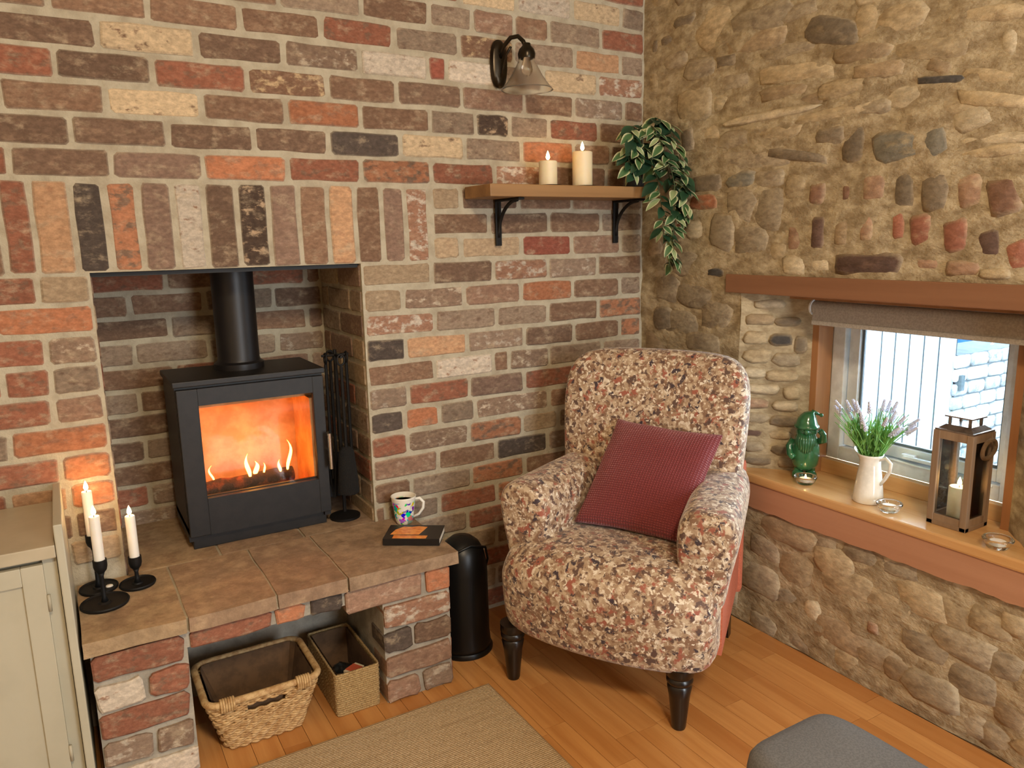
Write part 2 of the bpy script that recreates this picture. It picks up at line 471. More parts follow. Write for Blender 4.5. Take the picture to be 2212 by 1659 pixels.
STONES = [
 (-0.792, 1.877, 0.168, 0.068, -0.35, 'dark'), (-0.989, 1.859, 0.128, 0.07, 0, 'sand'), (-0.903, 1.876, 0.076, 0.082, 0, 'sand'), (-1.111, 1.691, 0.106, 0.018, -0.15, 'slate'),
 (-1.105, 1.725, 0.059, 0.033, -0.4, 'mid_brown'), (-1.008, 1.542, 0.128, 0.073, 0.0, 'blue_grey'), (-1.11, 1.54, 0.072, 0.074, 0.3, 'blue_grey'), (-0.879, 1.566, 0.075, 0.099, 0, 'dark'),
 (-0.808, 1.597, 0.091, 0.043, 0, 'dark'), (-0.582, 1.681, 0.305, 0.022, 0, 'light'), (-0.797, 1.654, 0.245, 0.03, 0.03, 'sand'), (-0.67, 1.788, 0.25, 0.052, -0.12, 'sand'),
 (-0.837, 1.718, 0.162, 0.044, 0.05, 'sand'), (-0.631, 1.74, 0.155, 0.04, 0, 'mid_brown'), (-0.263, 1.764, 0.137, 0.096, 0, 'sand'), (-0.384, 1.749, 0.086, 0.058, 0, 'light'),
 (-1.048, 1.666, 0.162, 0.063, -0.1, 'light'), (-1.152, 1.62, 0.125, 0.044, -0.1, 'sand'), (-1.198, 1.589, 0.099, 0.054, 0.1, 'light'), (-1.256, 1.534, 0.146, 0.027, -0.03, 'light'),
 (-1.249, 1.506, 0.127, 0.025, 0, 'sand'), (-1.267, 1.74, 0.036, 0.067, 0.25, 'light'), (-1.198, 1.821, 0.171, 0.041, -0.15, 'sand'), (-1.081, 1.769, 0.179, 0.055, -0.15, 'sand'),
 (-1.243, 1.675, 0.156, 0.041, -0.3, 'sand'), (-1.238, 1.625, 0.158, 0.033, -0.25, 'sand'), (-0.404, 1.876, 0.092, 0.048, 0, 'dark'), (-0.21, 2.04, 0.09, 0.035, 0, 'dark'),
 (-0.119, 1.997, 0.057, 0.027, 0, 'dark'), (-0.059, 1.991, 0.039, 0.047, 0, 'dark'), (-0.339, 1.988, 0.145, 0.114, 0, 'sand'), (-0.517, 1.908, 0.221, 0.059, -0.05, 'mid_brown'),
 (-0.531, 1.97, 0.218, 0.067, 0, 'grey'), (-0.668, 1.956, 0.148, 0.051, 0, 'grey'), (-0.641, 1.855, 0.186, 0.044, 0, 'grey'), (-0.888, 1.798, 0.168, 0.048, -0.1, 'mid_brown'),
 (-0.939, 1.747, 0.135, 0.042, -0.1, 'mid_brown'), (-0.732, 1.704, 0.112, 0.038, 0, 'mid_brown'), (-0.926, 1.654, 0.096, 0.036, 0, 'grey'), (-0.437, 1.807, 0.137, 0.056, 0, 'grey'),
 (-0.281, 1.871, 0.13, 0.068, 0, 'grey'), (-0.168, 1.923, 0.116, 0.061, 0, 'grey'), (-0.332, 1.657, 0.106, 0.06, 0, 'sand'), (-0.455, 1.628, 0.157, 0.057, 0, 'grey'),
 (-0.62, 1.629, 0.157, 0.049, 0, 'sand'), (-0.497, 1.56, 0.327, 0.071, 0, 'grey'), (-0.692, 1.554, 0.2, 0.029, -0.2, 'dark'), (-0.338, 1.5, 0.129, 0.061, 0, 'dark'),
 (-0.48, 1.497, 0.117, 0.052, 0, 'blue_grey'), (-0.592, 1.495, 0.108, 0.056, 0, 'grey'), (-0.233, 1.654, 0.059, 0.068, 0.2, 'dark'), (-0.318, 1.437, 0.122, 0.052, 0, 'orange'),
 (-0.277, 1.345, 0.081, 0.063, 0, 'light'), (-0.208, 1.357, 0.061, 0.048, 0, 'red'), (-0.484, 1.424, 0.117, 0.102, 0, 'grey'), (-0.597, 1.404, 0.109, 0.113, 0, 'grey'),
 (-0.528, 1.306, 0.134, 0.088, 0, 'grey'), (-0.407, 1.337, 0.104, 0.106, 0, 'grey'), (-0.381, 1.202, 0.072, 0.034, 0, 'slate'), (-0.236, 1.228, 0.14, 0.081, 0, 'grey'),
 (-0.142, 1.142, 0.124, 0.102, 0, 'grey'), (-0.285, 1.116, 0.16, 0.081, 0, 'grey'), (-0.387, 1.058, 0.129, 0.095, 0, 'grey'), (-0.219, 1.012, 0.168, 0.084, 0, 'grey'),
 (-0.336, 0.956, 0.156, 0.065, 0, 'grey'), (-0.12, 1.021, 0.102, 0.086, 0, 'dark'), (-0.769, 1.436, 0.06, 0.068, 0.0, 'old_brick'), (-0.869, 1.433, 0.041, 0.058, 0.0, 'old_brick'),
 (-0.952, 1.442, 0.08, 0.083, 0.0, 'pink'), (-1.037, 1.435, 0.059, 0.085, 0.12, 'dark'), (-1.122, 1.423, 0.069, 0.089, 0.15, 'dark'), (-1.206, 1.419, 0.073, 0.092, 0.2, 'pink'),
 (-1.287, 1.401, 0.076, 0.093, 0.25, 'old_brick'), (-0.7, 1.311, 0.068, 0.091, 0, 'pink'), (-0.783, 1.326, 0.06, 0.101, -0.0, 'plum'), (-0.861, 1.337, 0.057, 0.085, 0.05, 'mid_brown'),
 (-0.939, 1.337, 0.056, 0.082, 0.05, 'pink'), (-1.028, 1.34, 0.047, 0.079, 0.15, 'red'), (-1.092, 1.327, 0.067, 0.087, 0.12, 'red'), (-1.183, 1.311, 0.071, 0.088, 0.15, 'red'),
 (-1.264, 1.289, 0.066, 0.083, 0.2, 'plum'), (-1.328, 1.265, 0.06, 0.081, 0.25, 'red'), (-0.945, 1.238, 0.212, 0.066, 0, 'plum'), (-1.111, 1.242, 0.081, 0.047, 0, 'pink'),
 (-1.209, 1.233, 0.09, 0.041, 0, 'pink'), (-0.794, 1.234, 0.079, 0.054, 0, 'light'), (-0.704, 1.228, 0.085, 0.061, 0, 'light'), (-0.64, 1.27, 0.071, 0.062, 0, 'sand'),
 (-1.286, 1.221, 0.063, 0.022, 0, 'sand'),
]
LOW = [
 (-0.727, 0.382, 0.197, 0.077, 0.0, 'mid_brown'), (-0.864, 0.406, 0.097, 0.073, 0.0, 'grey'), (-0.76, 0.291, 0.123, 0.139, 0.0, 'sand'), (-0.901, 0.344, 0.126, 0.088, 0.0, 'sand'),
 (-0.99, 0.399, 0.117, 0.05, 0.0, 'grey'), (-0.952, 0.289, 0.167, 0.087, 0.0, 'sand'), (-1.091, 0.401, 0.148, 0.054, 0.0, 'grey'), (-1.072, 0.288, 0.18, 0.069, 0.0, 'sand'),
 (-1.177, 0.333, 0.139, 0.092, 0.0, 'sand'), (-0.838, 0.158, 0.06, 0.061, 0.0, 'light'), (-0.637, 0.303, 0.115, 0.08, 0.0, 'grey'), (-0.624, 0.183, 0.156, 0.098, 0.0, 'grey'),
 (-0.722, 0.156, 0.128, 0.064, 0.0, 'grey'), (-0.784, 0.037, 0.141, 0.079, 0.0, 'grey'), (-0.932, 0.122, 0.188, 0.089, 0.0, 'mid_brown'), (-1.043, 0.196, 0.043, 0.042, 0.0, 'pink'),
 (-1.071, 0.114, 0.169, 0.085, 0.0, 'grey'), (-1.266, 0.331, 0.105, 0.076, 0.0, 'sand'), (-1.297, 0.253, 0.149, 0.076, 0.0, 'grey'), (-1.357, 0.346, 0.107, 0.061, 0.0, 'sand'),
 (-1.201, 0.206, 0.137, 0.079, 0.0, 'grey'), (-1.224, 0.093, 0.149, 0.08, 0.0, 'grey'), (-1.328, 0.163, 0.123, 0.088, 0.0, 'grey'), (-1.399, 0.252, 0.094, 0.073, 0.0, 'grey'),
 (-1.421, 0.136, 0.082, 0.085, 0.0, 'mid_brown'), (-0.969, 0.048, 0.092, 0.074, 0.0, 'sand'), (-0.652, 0.026, 0.116, 0.066, 0.0, 'grey'), (-1.129, 0.1, 0.094, 0.069, 0.0, 'mid_brown'),
 (-1.409, 0.37, 0.071, 0.059, 0.0, 'sand'), (-1.397, 0.044, 0.085, 0.075, 0.0, 'grey'), (-1.326, 0.055, 0.102, 0.077, 0.0, 'grey'),
]
SCODE = ['red', 'tan', 'black', 'burnt_orange', 'mauve', 'white', 'dark_brown', 'black_cream', 'mauve', 'brown', 'tan', 'brown', 'mauve', 'whitewashed']


def segs(xs):
    out = []
    for i in range(len(xs) - 1):
        a, b = xs[i], xs[i + 1]
        while b - a > 0.30 and i == 0:      # the run beyond the frame is cut into whole bricks
            out.append((b - 0.225, b)); b -= 0.225
        out.append((a, b))
    return out

mb = MB()
mb.box(-3.3, XR0, 0, 0.5, 0, 2.7); mb.box(XR1, 0.5, 0, 0.5, 0, 2.7); mb.box(XR0, XR1, 0, 0.5, ZL, 2.7); mb.box(XR0, XR1, YB, 0.5, 0, ZL)
wall_back = mb.build('wall_back', M_MORTAR)
tag(wall_back, 'old brick chimney wall with pale mortar joints', None, None, 'structure')

EX, EY, EZ = Vector((1, 0, 0)), Vector((0, 1, 0)), Vector((0, 0, 1))
J = 0.0065
def wall_brick(x0, x1, z0, z1, code, o_y=0.0, parent=None):
    w, h = x1 - x0 - 2 * J, z1 - z0 - 2 * J
    return piece('brick', outline_rect(w, h, 0.007 + 0.007 * rnd(), 0.0022), ((x0 + x1) / 2, o_y, (z0 + z1) / 2 + (rnd() - 0.5) * 0.003), EX, EZ, -EY,
          0.0015 + 0.0045 * rnd(), 0.03, BRICK, parent or wall_back, jitcol(code), 0.005, rot=(rnd() - 0.5) * 0.012, rim=(190, 180, 160), mix=0.45)

for n, xs, codes in ROWS:
    sg = []
    k = 0
    for i in range(len(xs) - 1):
        parts = segs([xs[i], xs[i + 1]]) if i == 0 else [(xs[i], xs[i + 1])]
        for a, b in parts:
            if b - a > 0.03:
                wall_brick(a, b, ZL + n * H, ZL + (n + 1) * H, codes[i] if (a, b) == parts[0] else random.choice(['brown', 'dark_brown', 'red', 'brown', 'grey_brown']))
for i in range(len(SOLDIERS) - 1):
    wall_brick(SOLDIERS[i], SOLDIERS[i + 1], ZL - 0.004, ZL + 3 * H, SCODE[i])
wall_brick(SOLDIERS[0] - 0.082, SOLDIERS[0], ZL - 0.004, ZL + 3 * H, 'brown'); wall_brick(SOLDIERS[0] - 0.164, SOLDIERS[0] - 0.082, ZL - 0.004, ZL + 3 * H, 'mauve')
# recess: back wall and right cheek
for n in range(-11, 0):
    off = 0.0 if n % 2 else 0.1125
    x = XR0 - off
    while x < XR1:
        a, b = max(x, XR0), min(x + 0.225, XR1)
        if b - a > 0.04: wall_brick(a, b, ZL + n * H, ZL + (n + 1) * H, {(-2, 0): 'black'}.get((n, int(round((x - XR0) / 0.225))), random.choice(['brown', 'grey_brown', 'dark_brown', 'red', 'grey_brown', 'brown', 'mauve', 'grey_pale'])), YB)
        x += 0.225
    y = 0.0 - off * 0.98
    while y < YB:
        a, b = max(y, 0.004), min(y + 0.225, YB)
        if b - a > 0.04:
            piece('brick', outline_rect(b - a - 2 * J, H - 2 * J, 0.009, 0.002), (XR1, (a + b) / 2, ZL + (n + 0.5) * H), EY, EZ, -EX, 0.004, 0.03, BRICK, wall_back, jitcol(random.choice(['grey_brown', 'brown', 'grey_brown', 'mauve', 'sand', 'red'])), 0.0035)
            piece('brick', outline_rect(b - a - 2 * J, H - 2 * J, 0.009, 0.002), (XR0, (a + b) / 2, ZL + (n + 0.5) * H), EY, EZ, EX, 0.004, 0.03, BRICK, wall_back, jitcol(random.choice(['grey_brown', 'brown', 'grey_brown', 'mauve', 'sand', 'red'])), 0.0035)
        y += 0.225
mb = MB(); mb.box(XR0 - 0.0, XR1 + 0.0, 0.02, YB, ZL - 0.012, ZL - 0.002)
mb.build('closure_plate', simple('black_steel', (24, 22, 21), 0.55, 0.3), wall_back)

# ------------------------------------------------------------------ raised hearth
HZ = 0.425
hearth = thing('raised_hearth', (-1.48, -0.18, 0), 'raised brick hearth with worn stone slab top under the stove', 'hearth')
M_RENDER = simple('grey_render', (176, 168, 154), 0.95, 0, (150, 143, 130), 14, 0.35, 0.65, 0.4, 80, 'World')
mb = MB()
mb.box(-1.958, -1.748, -0.342, 0.0, 0, HZ - 0.04); mb.box(-1.232, -1.022, -0.342, 0.0, 0, HZ - 0.04)
mb.box(-1.748, -1.232, -0.342, -0.0, 0.338, HZ - 0.04); mb.box(XR0 + 0.001, XR1 - 0.001, 0.0, YB - 0.001, 0, HZ - 0.04)
mb.build('core', [M_RENDER], hearth)
mb = MB(); mb.box(-1.962, -1.006, -0.352, -0.002, HZ - 0.042, HZ - 0.004); mb.box(XR0 + 0.003, XR1 - 0.003, -0.002, YB - 0.003, HZ - 0.042, HZ - 0.004)
mb.build('mortar_bed', M_MORTAR, hearth)
PIL = [  # (x0, x1, row, code)
 (-1.962, -1.750, 0, 'red'), (-1.962, -1.845, 1, 'white'), (-1.845, -1.745, 1, 'red'), (-1.962, -1.750, 2, 'red'), (-1.962, -1.845, 3, 'grey_pale'), (-1.845, -1.745, 3, 'mottled'), (-1.962, -1.745, 4, 'white'),
 (-1.240, -1.018, 1, 'whitewashed'), (-1.240, -1.145, 2, 'black'), (-1.145, -1.018, 2, 'dark_brown'), (-1.240, -1.018, 3, 'pink_brown'), (-1.240, -1.125, 4, 'pink_brown'), (-1.125, -1.018, 4, 'grey_pale')]
hrow = (HZ - 0.04) / 5
for x0, x1, rw, c in PIL:
    z1 = HZ - 0.042 - rw * hrow
    piece('brick', outline_rect(x1 - x0 - 2 * J, hrow - 2 * J, 0.014, 0.004), ((x0 + x1) / 2, -0.342, z1 - hrow / 2), EX, EZ, -EY, 0.009 + 0.005 * rnd(), 0.09, BRICK, hearth, jitcol(c), 0.005)
for x0, x1, c in [(-1.745, -1.535, 'red'), (-1.535, -1.445, 'orange'), (-1.445, -1.345, 'black'), (-1.345, -1.105, 'pink_brown'), (-1.105, -1.018, 'orange')]:
    zb = 0.333 if x1 < -1.2 else 0.308
    piece('brick', outline_rect(x1 - x0 - 2 * J, 0.385 - zb - 0.008, 0.01, 0.004), ((x0 + x1) / 2, -0.342, (0.383 + zb) / 2), EX, EZ, -EY, 0.008 + 0.004 * rnd(), 0.09, BRICK, hearth, jitcol(c), 0.005)
for rw in range(1, 5):          # right flank of the pillar
    for a, b in ([(-0.34, -0.2), (-0.2, 0.0)] if rw % 2 else [(-0.34, -0.12), (-0.12, 0.0)]):
        z1 = HZ - 0.042 - rw * hrow
        piece('brick', outline_rect(b - a - 2 * J, hrow - 2 * J, 0.012, 0.003), (-1.022, (a + b) / 2, z1 - hrow / 2), EY, EZ, EX, 0.008, 0.03, BRICK, hearth, jitcol(random.choice(['grey_brown', 'brown', 'pink_brown', 'red'])), 0.005)
M_SLAB = masonry_mat('hearth_stone', 60, 0.5, 12.0, (1, 1, 1))
def slab(x0, x1, y0, y1, c1, c2):
    s = MB(); bm = bmesh.new(); bmesh.ops.create_cube(bm, size=1.0)
    bmesh.ops.subdivide_edges(bm, edges=bm.edges[:], cuts=3, use_grid_fill=True)
    for q in bm.verts:
        p = Vector(((x0 + x1) / 2 + q.co.x * (x1 - x0 - 0.006), (y0 + y1) / 2 + q.co.y * (y1 - y0 - 0.006), HZ - 0.019 + q.co.z * 0.038))
        k = noise.noise(p * 14) * 0.004
        p += Vector((k * (abs(q.co.x) > .49), noise.noise(p * 17 + Vector((3, 3, 3))) * 0.006 * (q.co.y < -.49), noise.noise(p * 11) * 0.002 if q.co.z > .4 else 0))
        q.co = p
    s.from_bm(bm)
    o = s.build('slab', M_SLAB, hearth)
    paint(o, c1, c2, 0.5)
    return o
xs = [-1.975, -1.745, -1.525, -1.335, -0.995]
scol = [((172, 148, 118), (156, 130, 104)), ((158, 132, 108), (174, 148, 120)), ((154, 128, 106), (170, 144, 118)), ((164, 140, 116), (148, 124, 102))]
for i in range(4): slab(xs[i], xs[i + 1], -0.368, 0.0 if i < 5 else 0, *scol[i])
for a, b, c in [(XR0, -1.6, 0), (-1.6, -1.35, 2), (-1.35, XR1, 3)]: slab(a + 0.002, b, 0.0, YB - 0.004, *scol[c])

# ------------------------------------------------------------------ the rubble stone wall with its window
WY0, WY1 = -0.50, -1.46         # front edges of the window recess
WZ0, WZ1 = 0.44, 1.14
def lump(y, z):
    p = Vector((0.3, y, z))
    return noise.noise(p * 7) * 0.008 + noise.noise(p * 22) * 0.004
step = 0.02
ys = [-i * step for i in range(0, 211)]; zs = [i * step for i in range(0, 136)]
mb = MB(); vid = {}
def gv(i, j):
    if (i, j) not in vid:
        y, z = ys[i], zs[j]
        vid[(i, j)] = len(mb.v); mb.v.append((lump(y, z), y, z))
    return vid[(i, j)]
for i in range(210):
    for j in range(135):
        yc, zc = (ys[i] + ys[i + 1]) / 2, (zs[j] + zs[j + 1]) / 2
        if WY1 < yc < WY0 and WZ0 < zc < WZ1: continue
        mb.f.append((gv(i, j), gv(i, j + 1), gv(i + 1, j + 1), gv(i + 1, j))); mb.mi.append(0)
wall_right = mb.build('wall_right', M_STONEMORTAR, smooth=True)
tag(wall_right, 'rubble stone wall pointed with tan lime mortar', None, None, 'structure')
mb = MB()
FX = 0.22
mb.box(FX, 0.32, WY0 + 0.6, -0.69, 0, 2.7); mb.box(FX, 0.32, -1.285, -1.6, 0, 2.7); mb.box(0.012, 0.40, -1.6, -4.2, 0, 2.7); mb.box(FX, 0.32, -0.69, -1.285, 0, 0.56); mb.box(FX, 0.32, -0.69, -1.285, 1.12, 2.7)
mb.box(0.03, FX, 0.1, -1.6, 0, 0.42); mb.box(0.03, FX, 0.1, -1.6, 1.2, 2.7); mb.box(0.03, FX, 0.1, -0.48, 0.42, 1.2); mb.box(0.03, FX, -1.49, -1.6, 0.42, 1.2)
mb.build('core', M_STONEMORTAR, wall_right)
for sgn, a, b in ((1, (0.0, WY0), (0.15, -0.668)), (-1, (0.0, WY1), (0.15, -1.305))):
    mb = MB(); V = []; n1, n2 = 12, 36
    for i in range(n1 + 1):
        for j in range(n2 + 1):
            t = i / n1; z = 0.42 + (1.16 - 0.42) * j / n2
            x, y = a[0] + (b[0] - a[0]) * t, a[1] + (b[1] - a[1]) * t
            k = lump(y * 1.5 + 4, z) * 1.3 * min(1, 4 * t) * min(1, 4 * (1 - t)) + (lump(y, z) if i == 0 else 0)
            V.append((x - abs(k) * 0.5, y - sgn * k, z))
    mb.add(V, [(i * (n2 + 1) + j, (i + 1) * (n2 + 1) + j, (i + 1) * (n2 + 1) + j + 1, i * (n2 + 1) + j + 1) for i in range(n1) for j in range(n2)])
    mb.build('reveal', M_STONEMORTAR, wall_right, smooth=True)

RIM = (178, 161, 132)
SCOL = {'sand': ((190, 173, 142), (170, 152, 122), .45), 'light': ((206, 193, 166), (186, 171, 142), .4), 'mid_brown': ((166, 147, 120), (180, 161, 132), .45), 'grey': ((172, 159, 136), (152, 138, 117), .5),
        'dark': ((134, 122, 105), (152, 138, 116), .45), 'slate': ((84, 82, 81), (104, 100, 96), .35), 'blue_grey': ((134, 131, 120), (162, 150, 125), .42), 'old_brick': ((148, 116, 98), (168, 143, 118), .42),
        'pink': ((170, 140, 118), (184, 160, 134), .5), 'red': ((164, 112, 94), (176, 143, 120), .42), 'plum': ((106, 86, 78), (126, 102, 90), .35), 'orange': ((180, 122, 92), (172, 146, 120), .45)}
STONE_MIX = ['grey', 'sand', 'mid_brown', 'grey', 'sand', 'light', 'mid_brown', 'dark']
placed = []
def stone(y, z, w, h, rot, code, proud=None, dome=True):
    c1, c2, a = SCOL[code]
    k = 0.93 + 0.14 * rnd()
    bricky = code in ('old_brick', 'red', 'pink', 'plum') and w < 0.3
    if not bricky: w, h = w * 1.16, h * 1.20
    ol = outline_blob(w, h, 10, 5.0 if bricky else 3.4, 0.05 if bricky else 0.13)
    piece('brick' if bricky else 'stone', ol, (lump(y, z), y, z), -EY, EZ, -EX, (0.0005 + 0.0035 * rnd()) if proud is None else proud, 0.02, STONE, wall_right,
          (tuple(v * k for v in c1), tuple(v * k for v in c2), a), min(0.014, 0.26 * min(w, h)), dome, True, rot, RIM, 0.72, 0.45)
    placed.append((y, z, w / 2, h / 2))
for t in STONES: stone(*t)
for t in LOW: stone(*t)
def clash(y, z, w, h):
    for (a, b, c, d) in placed:
        if abs(a - y) < (c + w / 2) * 0.84 and abs(b - z) < (d + h / 2) * 0.8: return True
    if WY1 - 0.03 < y - w / 2 and y + w / 2 < WY0 + 0.03 and WZ0 - 0.04 < z < 1.21: return True
    if y - w / 2 < WY0 + 0.07 and z + h / 2 > 1.13 and z - h / 2 < 1.2: return True
    if y - w / 2 < WY0 + 0.02 and y + w / 2 > WY1 - 0.02 and z + h / 2 > 0.42 and z - h / 2 < 1.2: return True
    return False
z = 0.03
while z < 2.2:
    h = 0.05 + 0.06 * rnd(); y = -0.02 - 0.05 * rnd()
    while y > -1.5:
        w = 0.08 + 0.2 * rnd()
        if z > 1.2 and rnd() < 0.2: w *= 0.6
        yy, zz = y - w / 2, z + h / 2 + (rnd() - 0.5) * 0.012
        if not clash(yy, zz, w, h):
            stone(yy, zz, w * 0.95, h * (0.84 + 0.15 * rnd()), (rnd() - 0.5) * 0.16, random.choice(STONE_MIX))
        y -= w + 0.003
    z += h + 0.002
# stones of the left window splay
au = Vector((0.15, -0.168, 0)).normalized(); an = Vector((-au.y, au.x, 0)) * -1
if an.x > 0: an = -an
for (t, z, w, h, c) in [(0.09, 1.10, 0.11, 0.035, 'light'), (0.06, 1.05, 0.10, 0.04, 'mid_brown'), (0.15, 1.045, 0.09, 0.03, 'dark'), (0.05, 0.99, 0.08, 0.05, 'sand'), (0.13, 0.985, 0.08, 0.045, 'slate'), (0.19, 0.97, 0.05, 0.06, 'dark'), (0.06, 0.93, 0.10, 0.05, 'sand'), (0.15, 0.92, 0.10, 0.05, 'grey'),
                        (0.05, 0.875, 0.08, 0.04, 'light'), (0.14, 0.865, 0.11, 0.04, 'sand'), (0.08, 0.82, 0.13, 0.04, 'light'), (0.17, 0.81, 0.06, 0.05, 'sand'), (0.06, 0.77, 0.09, 0.04, 'pink'), (0.15, 0.765, 0.09, 0.04, 'light'), (0.06, 0.72, 0.09, 0.04, 'grey'), (0.15, 0.715, 0.10, 0.04, 'dark'),
                        (0.05, 0.67, 0.08, 0.035, 'plum'), (0.14, 0.665, 0.08, 0.035, 'sand'), (0.06, 0.62, 0.08, 0.04, 'grey'), (0.15, 0.615, 0.08, 0.04, 'dark'), (0.07, 0.575, 0.1, 0.035, 'dark'), (0.17, 0.57, 0.07, 0.035, 'grey')]:
    c1, c2, a = SCOL[c]
    piece('stone', outline_blob(w * 0.93, h * 0.95, 10, 3.0, 0.12), Vector((0, WY0, z)) + au * t, au, EZ, an, 0.008, 0.02, STONE, wall_right, (c1, c2, a), 0.01, True, True, 0.0, RIM, 0.7, 0.45)

# ------------------------------------------------------------------ rest of the room shell
def box_obj(name, b, m, label=None, kind='structure', parent=None, bev=0.0):
    q = MB(); q.box(*b, bev=bev)
    o = q.build(name, m, parent)
    if parent is None: tag(o, label, None, None, kind)
    return o
box_obj('wall_left', (-3.4, -3.3, -4.2, 0.5, 0, 2.7), M_PLASTER, 'plain cream plaster wall')
simple('white_upvc', (226, 230, 232), 0.35)
box_obj('wall_front', (-3.4, 0.48, -4.3, -4.2, 0, 2.7), M_PLASTER, 'plain cream plaster wall facing the chimney wall')
box_obj('wall_shade_added', (0.06, 0.34, -4.3, 0.5, 2.8, 4.6), M_STONEMORTAR, 'unseen upper wall added to shade the yard')  # out of view, added above the ceiling to keep sky light off the fence
box_obj('ceiling', (-3.4, 0.48, -4.3, 0.5, 2.7, 2.8), M_PLASTER, 'plain cream ceiling')
M_OAK = simple('oak_floor', (206, 152, 92), 0.3, 0, (188, 132, 74), 6, 0.3, 0.7, 0.05, 40, 'Object', (8, 1, 8))
floor = box_obj('floor', (-3.4, 0.5, -4.3, 0.5, -0.1, -0.003), simple('floor_base', (120, 80, 44), 0.6), 'honey oak strip floor')
def wood(name, c1, c2, c3, rough=0.4, axis=1, scale=1.0, var=0.35, coat=0.0, grain=30.0):
    m, nt, b = new_mat(name)
    b.inputs['Roughness'].default_value = rough; b.inputs['Coat Weight'].default_value = coat; b.inputs['Coat Roughness'].default_value = 0.2
    st = [grain * scale] * 3; st[axis] = 1.6 * scale
    vec = coords(nt, 'World', tuple(st))
    oi = nt.nodes.new('ShaderNodeObjectInfo')
    ad = nt.nodes.new('ShaderNodeVectorMath'); ad.operation = 'ADD'
    sc = nt.nodes.new('ShaderNodeMath'); sc.operation = 'MULTIPLY'; sc.inputs[1].default_value = 37.0
    nt.links.new(oi.outputs['Random'], sc.inputs[0]); nt.links.new(vec, ad.inputs[0]); nt.links.new(sc.outputs[0], ad.inputs[1])
    g = noise_tex(nt, ad.outputs[0], 1.0, 5, 0.6)
    c = mixc(nt, ramp(nt, g, 0.3, 0.72), lin(c1), lin(c2))
    mr = nt.nodes.new('ShaderNodeMath'); mr.operation = 'MULTIPLY'; mr.inputs[1].default_value = var * 2
    nt.links.new(oi.outputs['Random'], mr.inputs[0])
    c = mixc(nt, mr.outputs[0], c, lin(c3))
    nt.links.new(c, b.inputs['Base Color'])
    bump(nt, b, g, 0.08, 0.003)
    MATS[name] = m
    return m
M_PLANK = wood('oak_plank', (212, 156, 94), (188, 128, 70), (170, 108, 54), 0.32, 1, 1.0, 0.35)
x = -0.002
while x > -2.75:
    y = 0.0 - 0.4 * rnd()
    y0 = 0.02
    while y0 > -2.75:
        L = 0.34 + 0.22 * rnd()
        y1 = y0 - (L if y0 < 0.01 else L * rnd() * 0.8 + 0.1)
        q = MB(); q.box(-0.0345, 0.0345, -(y0 - y1) / 2 + 0.0006, (y0 - y1) / 2 - 0.0006, -0.003, 0.0, bev=0.0004)
        o = q.build('plank', M_PLANK, floor, world=False); o.location = (x - 0.035, (y0 + y1) / 2, 0)
        y0 = y1
    x -= 0.0702

# beam over the window, sill, linings
M_BEAM = wood('stained_beam', (150, 108, 80), (128, 90, 64), (136, 94, 68), 0.5, 1, 0.6, 0.2)
M_SILLTOP = wood('honey_sill', (222, 176, 120), (200, 150, 94), (206, 158, 102), 0.22, 1, 0.7, 0.2, 0.3)
M_SILLFRONT = wood('sill_front', (190, 142, 112), (176, 128, 98), (182, 134, 104), 0.45, 1, 0.7, 0.2)
b = MB(); b.box(-0.012, 0.12, -0.44, -1.58, 1.138, 1.198, bev=0.003)
tag(b.build('trim_1', M_BEAM), 'brown timber lintel beam over the window', None, None, 'structure')
b = MB(); b.box(-0.02, FX, WY0 - 0.002, -1.458, 0.515, 0.545, bev=0.006)
sill = tag(b.build('trim_2', M_SILLTOP), 'honey varnished window sill board', None, None, 'structure')
b = MB(); pts = []
b.box(-0.02, 0.02, -0.36, WY0 + 0.0, 0.515, 0.545, bev=0.004)
b.build('sill_return', M_SILLTOP, sill)
b = MB(); V = []; n = 90
for i in range(n + 1):
    y = -0.36 - (1.58 - 0.36) * i / n
    zb = 0.428 + noise.noise(Vector((y * 11, 2, 0))) * 0.008 + noise.noise(Vector((y * 34, 5, 0))) * 0.004
    V += [(-0.014, y, zb), (-0.014, y, 0.518), (0.03, y, 0.518), (0.03, y, zb)]
b.loft([V[i * 4:i * 4 + 4] for i in range(n + 1)])
b.build('fascia', M_SILLFRONT, sill)
b = MB(); b.box(-0.02, 0.02, -1.458, -1.58, 0.515, 0.545, bev=0.004); b.build('sill_return', M_SILLTOP, sill)
lin_m = wood('lining_oak', (176, 126, 82), (156, 106, 66), (150, 100, 62), 0.45, 2, 0.7, 0.2)
b = MB(); b.box(0.15, FX + 0.002, -0.655, -0.692, 0.545, 1.14, bev=0.002); tag(b.build('trim_3', lin_m), 'oak lining board beside the window frame by the gnome', None, None, 'structure')
b = MB(); b.box(0.15, FX + 0.002, -1.283, -1.32, 0.545, 1.14, bev=0.002); tag(b.build('trim_4', lin_m), 'oak lining board beside the window frame by the lantern', None, None, 'structure')
b = MB(); b.box(0.196, FX + 0.002, -0.692, -1.283, 0.545, 0.592, bev=0.002); tag(b.build('trim_5', M_SILLTOP), 'pale oak strip under the window frame', None, None, 'structure')
b = MB(); b.box(0.10, FX + 0.002, -0.46, -1.5, 1.12, 1.138); tag(b.build('trim_6', lin_m), 'timber soffit board above the blind', None, None, 'structure')

